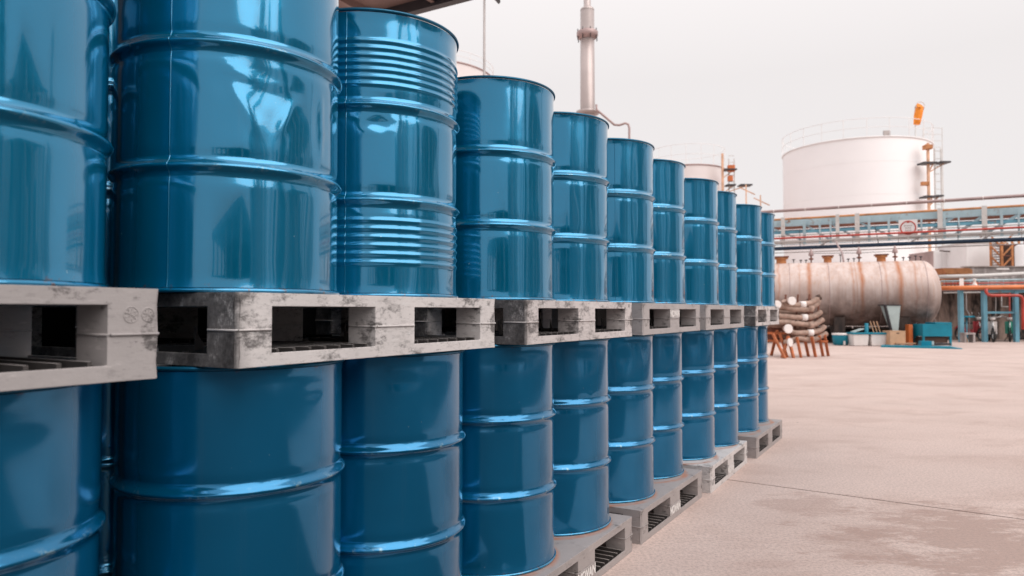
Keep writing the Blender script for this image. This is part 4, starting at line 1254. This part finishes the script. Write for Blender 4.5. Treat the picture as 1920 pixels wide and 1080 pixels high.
rpipe([(1867, 552, .3), (1867, 590, .3), (1867, 612, .3)], .02, 'wall_concrete', 'thin upright grey conduit on the stained wall')
# small valves cluster between tank and rack
for k, px in enumerate((1766, 1774, 1783, 1790)):
    p = at(px, 530, RY + .9)
    t = thing('valve_loop', ('first', 'second', 'third', 'fourth')[k] + ' small grey pipe loop from the tank end, above the thick orange pipe', 'valve', (p.x, p.y, 0), 0, 'small pipe loops above the orange pipe')
    z = p.z
    MB().tube([(-.06, 0, z - .3), (-.06, 0, z - .02), (-.04, 0, z + .06), (.04, 0, z + .06), (.06, 0, z - .02), (.06, 0, z - .2)], .024, 8).build('loop', 'steel_grey', t)
p = at(1815, 530, RY + .4)
t = thing('white_valve', 'white flared valve standing on the orange pipe', 'valve', (p.x, p.y - .4, hzr(536)))
MB().lathe([(.10, 0), (.09, .05), (.035, .14), (.05, .22), (.07, .25), (.02, .28)], 14, capb=True, capt=True).build('body', 'cap_white', t)
MB().bar((.02, 0, .18), (.12, 0, .02), .035).build('lever', 'orange_paint', t)
t = thing('blue_grating', 'small blue railing frame above the orange pipe on the right', 'railing', at(1853, 533, RY + .5))
t.location.z = 0
for dx in (-.7, -.35, 0, .35, .6): MB().bar((dx, 0, hzr(538)), (dx, 0, hzr(523)), .03).build('upright', 'steel_blue_pale', t)
for py in (523, 531): MB().bar((-.7, 0, hzr(py)), (.6, 0, hzr(py)), .035).build('crossbar', 'steel_blue_pale', t)
# concrete footing like a small arch
t = thing('concrete_footing', 'small pale concrete arch footing at the foot of the left blue post', 'footing', (rx(1802), RY - .35, 0))
MB().box((-.20, -.14, 0), (-.13, .14, .30)).build('side', 'pale_concrete', t)
MB().box((.13, -.14, 0), (.20, .14, .30)).build('side', 'pale_concrete', t)
MB().box((-.21, -.15, .302), (.21, .15, .37)).build('cap', 'pale_concrete', t)
# blue workshop stool/table
t = thing('blue_table', 'small round blue table leaning between the two left blue posts', 'table', (rx(1824), RY + .4, 0))
MB().lathe([(.26, .93), (.28, .94), (.28, .985), (.26, 1.0)], 24, capb=True, capt=True).build('table_top', 'steel_blue_bright', t)
MB().tube([(0, 0, 0), (0, 0, .93)], .035, 10).build('pedestal', 'steel_blue', t)
MB().lathe([(.2, 0), (.18, .03), (.04, .06)], 20, capb=True).build('foot', 'steel_blue', t)
o = MB().bar((0, 0, 0), (-.18, .3, .92), .04).build('wooden_pole', 'wood_plank'); o.location = (rx(1816), RY + .1, 0)
tagp(o, 'thin wooden pole leaning beside the small blue table', 'pole')
o = MB().bar((0, 0, 0), (-.45, .3, 1.5), .03).build('metal_rod', 'steel_grey'); o.location = (rx(1822), RY + 1.9, .1)
tagp(o, 'thin grey rod leaning on the stained wall above the small blue table', 'rod')

# two-wheelers
def moped(label, loc, rz, body, seatm='black_rubber', sc=1.):
    t = thing('moped', label, 'moped', loc, rz, 'mopeds parked at the stained wall'); t.scale = (sc,) * 3
    for x in (-.55, .55):
        w = MB().torus((x, 0, .27), .235, .045, 28, 8, 'y').build('wheel', 'black_rubber', t)
        m = MB()
        for k in range(8):
            a = PI * k / 4; m.bar((x, 0, .27), (x + .21 * math.cos(a), 0, .27 + .21 * math.sin(a)), .012)
        m.torus((x, 0, .27), .20, .014, 24, 6, 'y'); m.tube([(x, -.06, .27), (x, .06, .27)], .04, 10)
        m.build('spokes', 'chrome', w)
        f = MB(); n = 9
        for k in range(n - 1):
            a0, a1 = .5 + 2.1 * k / (n - 1), .5 + 2.1 * (k + 1) / (n - 1)
            f.bar((x + .30 * math.cos(a0), 0, .27 + .30 * math.sin(a0)), (x + .30 * math.cos(a1), 0, .27 + .30 * math.sin(a1)), .11, .015, (0, 1, 0))
        f.build('mudguard', body, t)
    MB().tube([(.55, 0, .27), (.47, 0, .55), (.36, 0, .92)], .028, 8).build('fork', 'chrome', t)
    MB().tube([(.36, -.32, .98), (.34, -.15, .95), (.36, 0, .92), (.34, .15, .95), (.36, .32, .98)], .016, 8).build('handlebar', 'chrome', t)
    MB().lathe([(.07, 0), (.09, .05), (.08, .10)], 14, c=(.42, 0, .84), capb=True, capt=True).build('headlight', 'moped_white', t)
    m = MB(); m.tube([(.38, 0, .80), (.30, 0, .45), (.10, 0, .34), (-.25, 0, .42), (-.50, 0, .55)], [.05, .09, .10, .10, .06], 10); m.build('body', body, t)
    m = MB(); m.box((.26, -.16, .30), (.31, .16, .78), bev=.02); m.build('leg_shield', body, t)
    MB().box((-.52, -.11, .66), (.0, .11, .74), bev=.03).build('seat', seatm, t)
    MB().box((-.15, -.1, .16), (.15, .1, .34), bev=.02).build('engine', 'steel_dark', t)
    MB().tube([(0, .12, .2), (-.3, .13, .2), (-.6, .14, .28)], .03, 8).build('exhaust', 'chrome', t)
    MB().tube([(.34, -.22, .97), (.33, -.26, 1.14)], .01, 6).build('mirror', 'chrome', t)
    MB().tube([(-.1, -.08, .18), (-.14, -.2, .0)], .014, 6).build('kick_stand', 'steel_dark', t)
    return t
moped('white and red moped parked nose out in front of the stained wall', (rx(1868), RY + .35, 0), R(-115), 'moped_white')
moped('red moped leaning behind the white one near the second blue post', (rx(1857), RY + 1.2, 0), R(-80), 'moped_red')
moped('dark moped right of the white one before the stained wall', (rx(1886), RY + 1.0, 0), R(-140), 'steel_dark')
moped('green and white moped cut by the right edge of the photo', (rx(1916), RY + .7, 0), R(-125), 'moped_green')

# ------------------------------------------------------------------ plant across the yard, seen only mirrored in the drums
def shed(s0, s1, n0, h, cols, label):
    t = thing('open_shed', label, 'shed', row(s0, n0), ROWROT)
    L = s1 - s0
    # local -y points away from the drums
    MB().box((0, -6, 0), (L, -5.8, h)).build('back_wall', 'shed_dark', t)
    MB().box((-.3, -6.2, h + .01), (L + .3, .4, h + .22)).build('roof', 'shed_wall', t)
    for k in range(cols):
        x = L * k / (cols - 1)
        MB().box((x - .17, -.17, 0), (x + .17, .17, h)).build('column', 'shed_column' if k % 2 else 'shed_wall', t)
    for k in range(cols - 1):
        if k % 3 != 1:
            x = L * (k + .12) / (cols - 1)
            MB().box((x, -1.5, 0), (x + L / (cols - 1) * .6, -1.2, h * (.45 + .25 * (k % 2)))).build('partition', 'shed_column' if k % 4 == 0 else 'steel_blue', t)
shed(-16, -5, 10.5, 3.2, 6, 'open shed with pale columns behind the camera')
shed(8.5, 17, 13., 6.6, 9, 'tall open shed across the yard, right of the camera')
rb = random.Random(11)
for k in range(15):
    s_ = -3.5 + k * .92; h_ = rb.uniform(3.2, 7.5); w_ = rb.uniform(.25, .75)
    o = MB().box((0, -rb.uniform(1, 2.5), 0), (w_, 0, h_), bev=.02).build('silo_bay', rb.choice(['shed_column', 'shed_wall', 'shed_wall', 'steel_blue_pale', 'clear_white', 'shed_dark', 'wall_concrete']))
    o.location = row(s_, 11.5 + rb.uniform(-.6, 1.5)); o.rotation_euler = (0, 0, ROWROT)
    tagp(o, 'narrow process bay number %s across the yard outside the frame' % ('one two three four five six seven eight nine ten eleven twelve thirteen fourteen fifteen'.split()[k]), 'building', 'process bays across the yard')
for k, (s_, n_, r_, h_) in enumerate(((-1.2, 12., .5, 9.), (.6, 14., .35, 8.), (17.5, 11.5, .45, 8.5), (20.5, 14., 1.2, 6.))):
    o = MB().lathe([(r_, 0), (r_, h_), (.1, h_ + .3)], 24, capt=True).build('process_column', 'steel_grey'); o.location = row(s_, n_)
    tagp(o, ('slim', 'thin', 'tall', 'stout')[k] + ' grey process column across the yard outside the frame', 'column')

print('objects', len(bpy.data.objects))
SC.cycles.max_bounces = 8
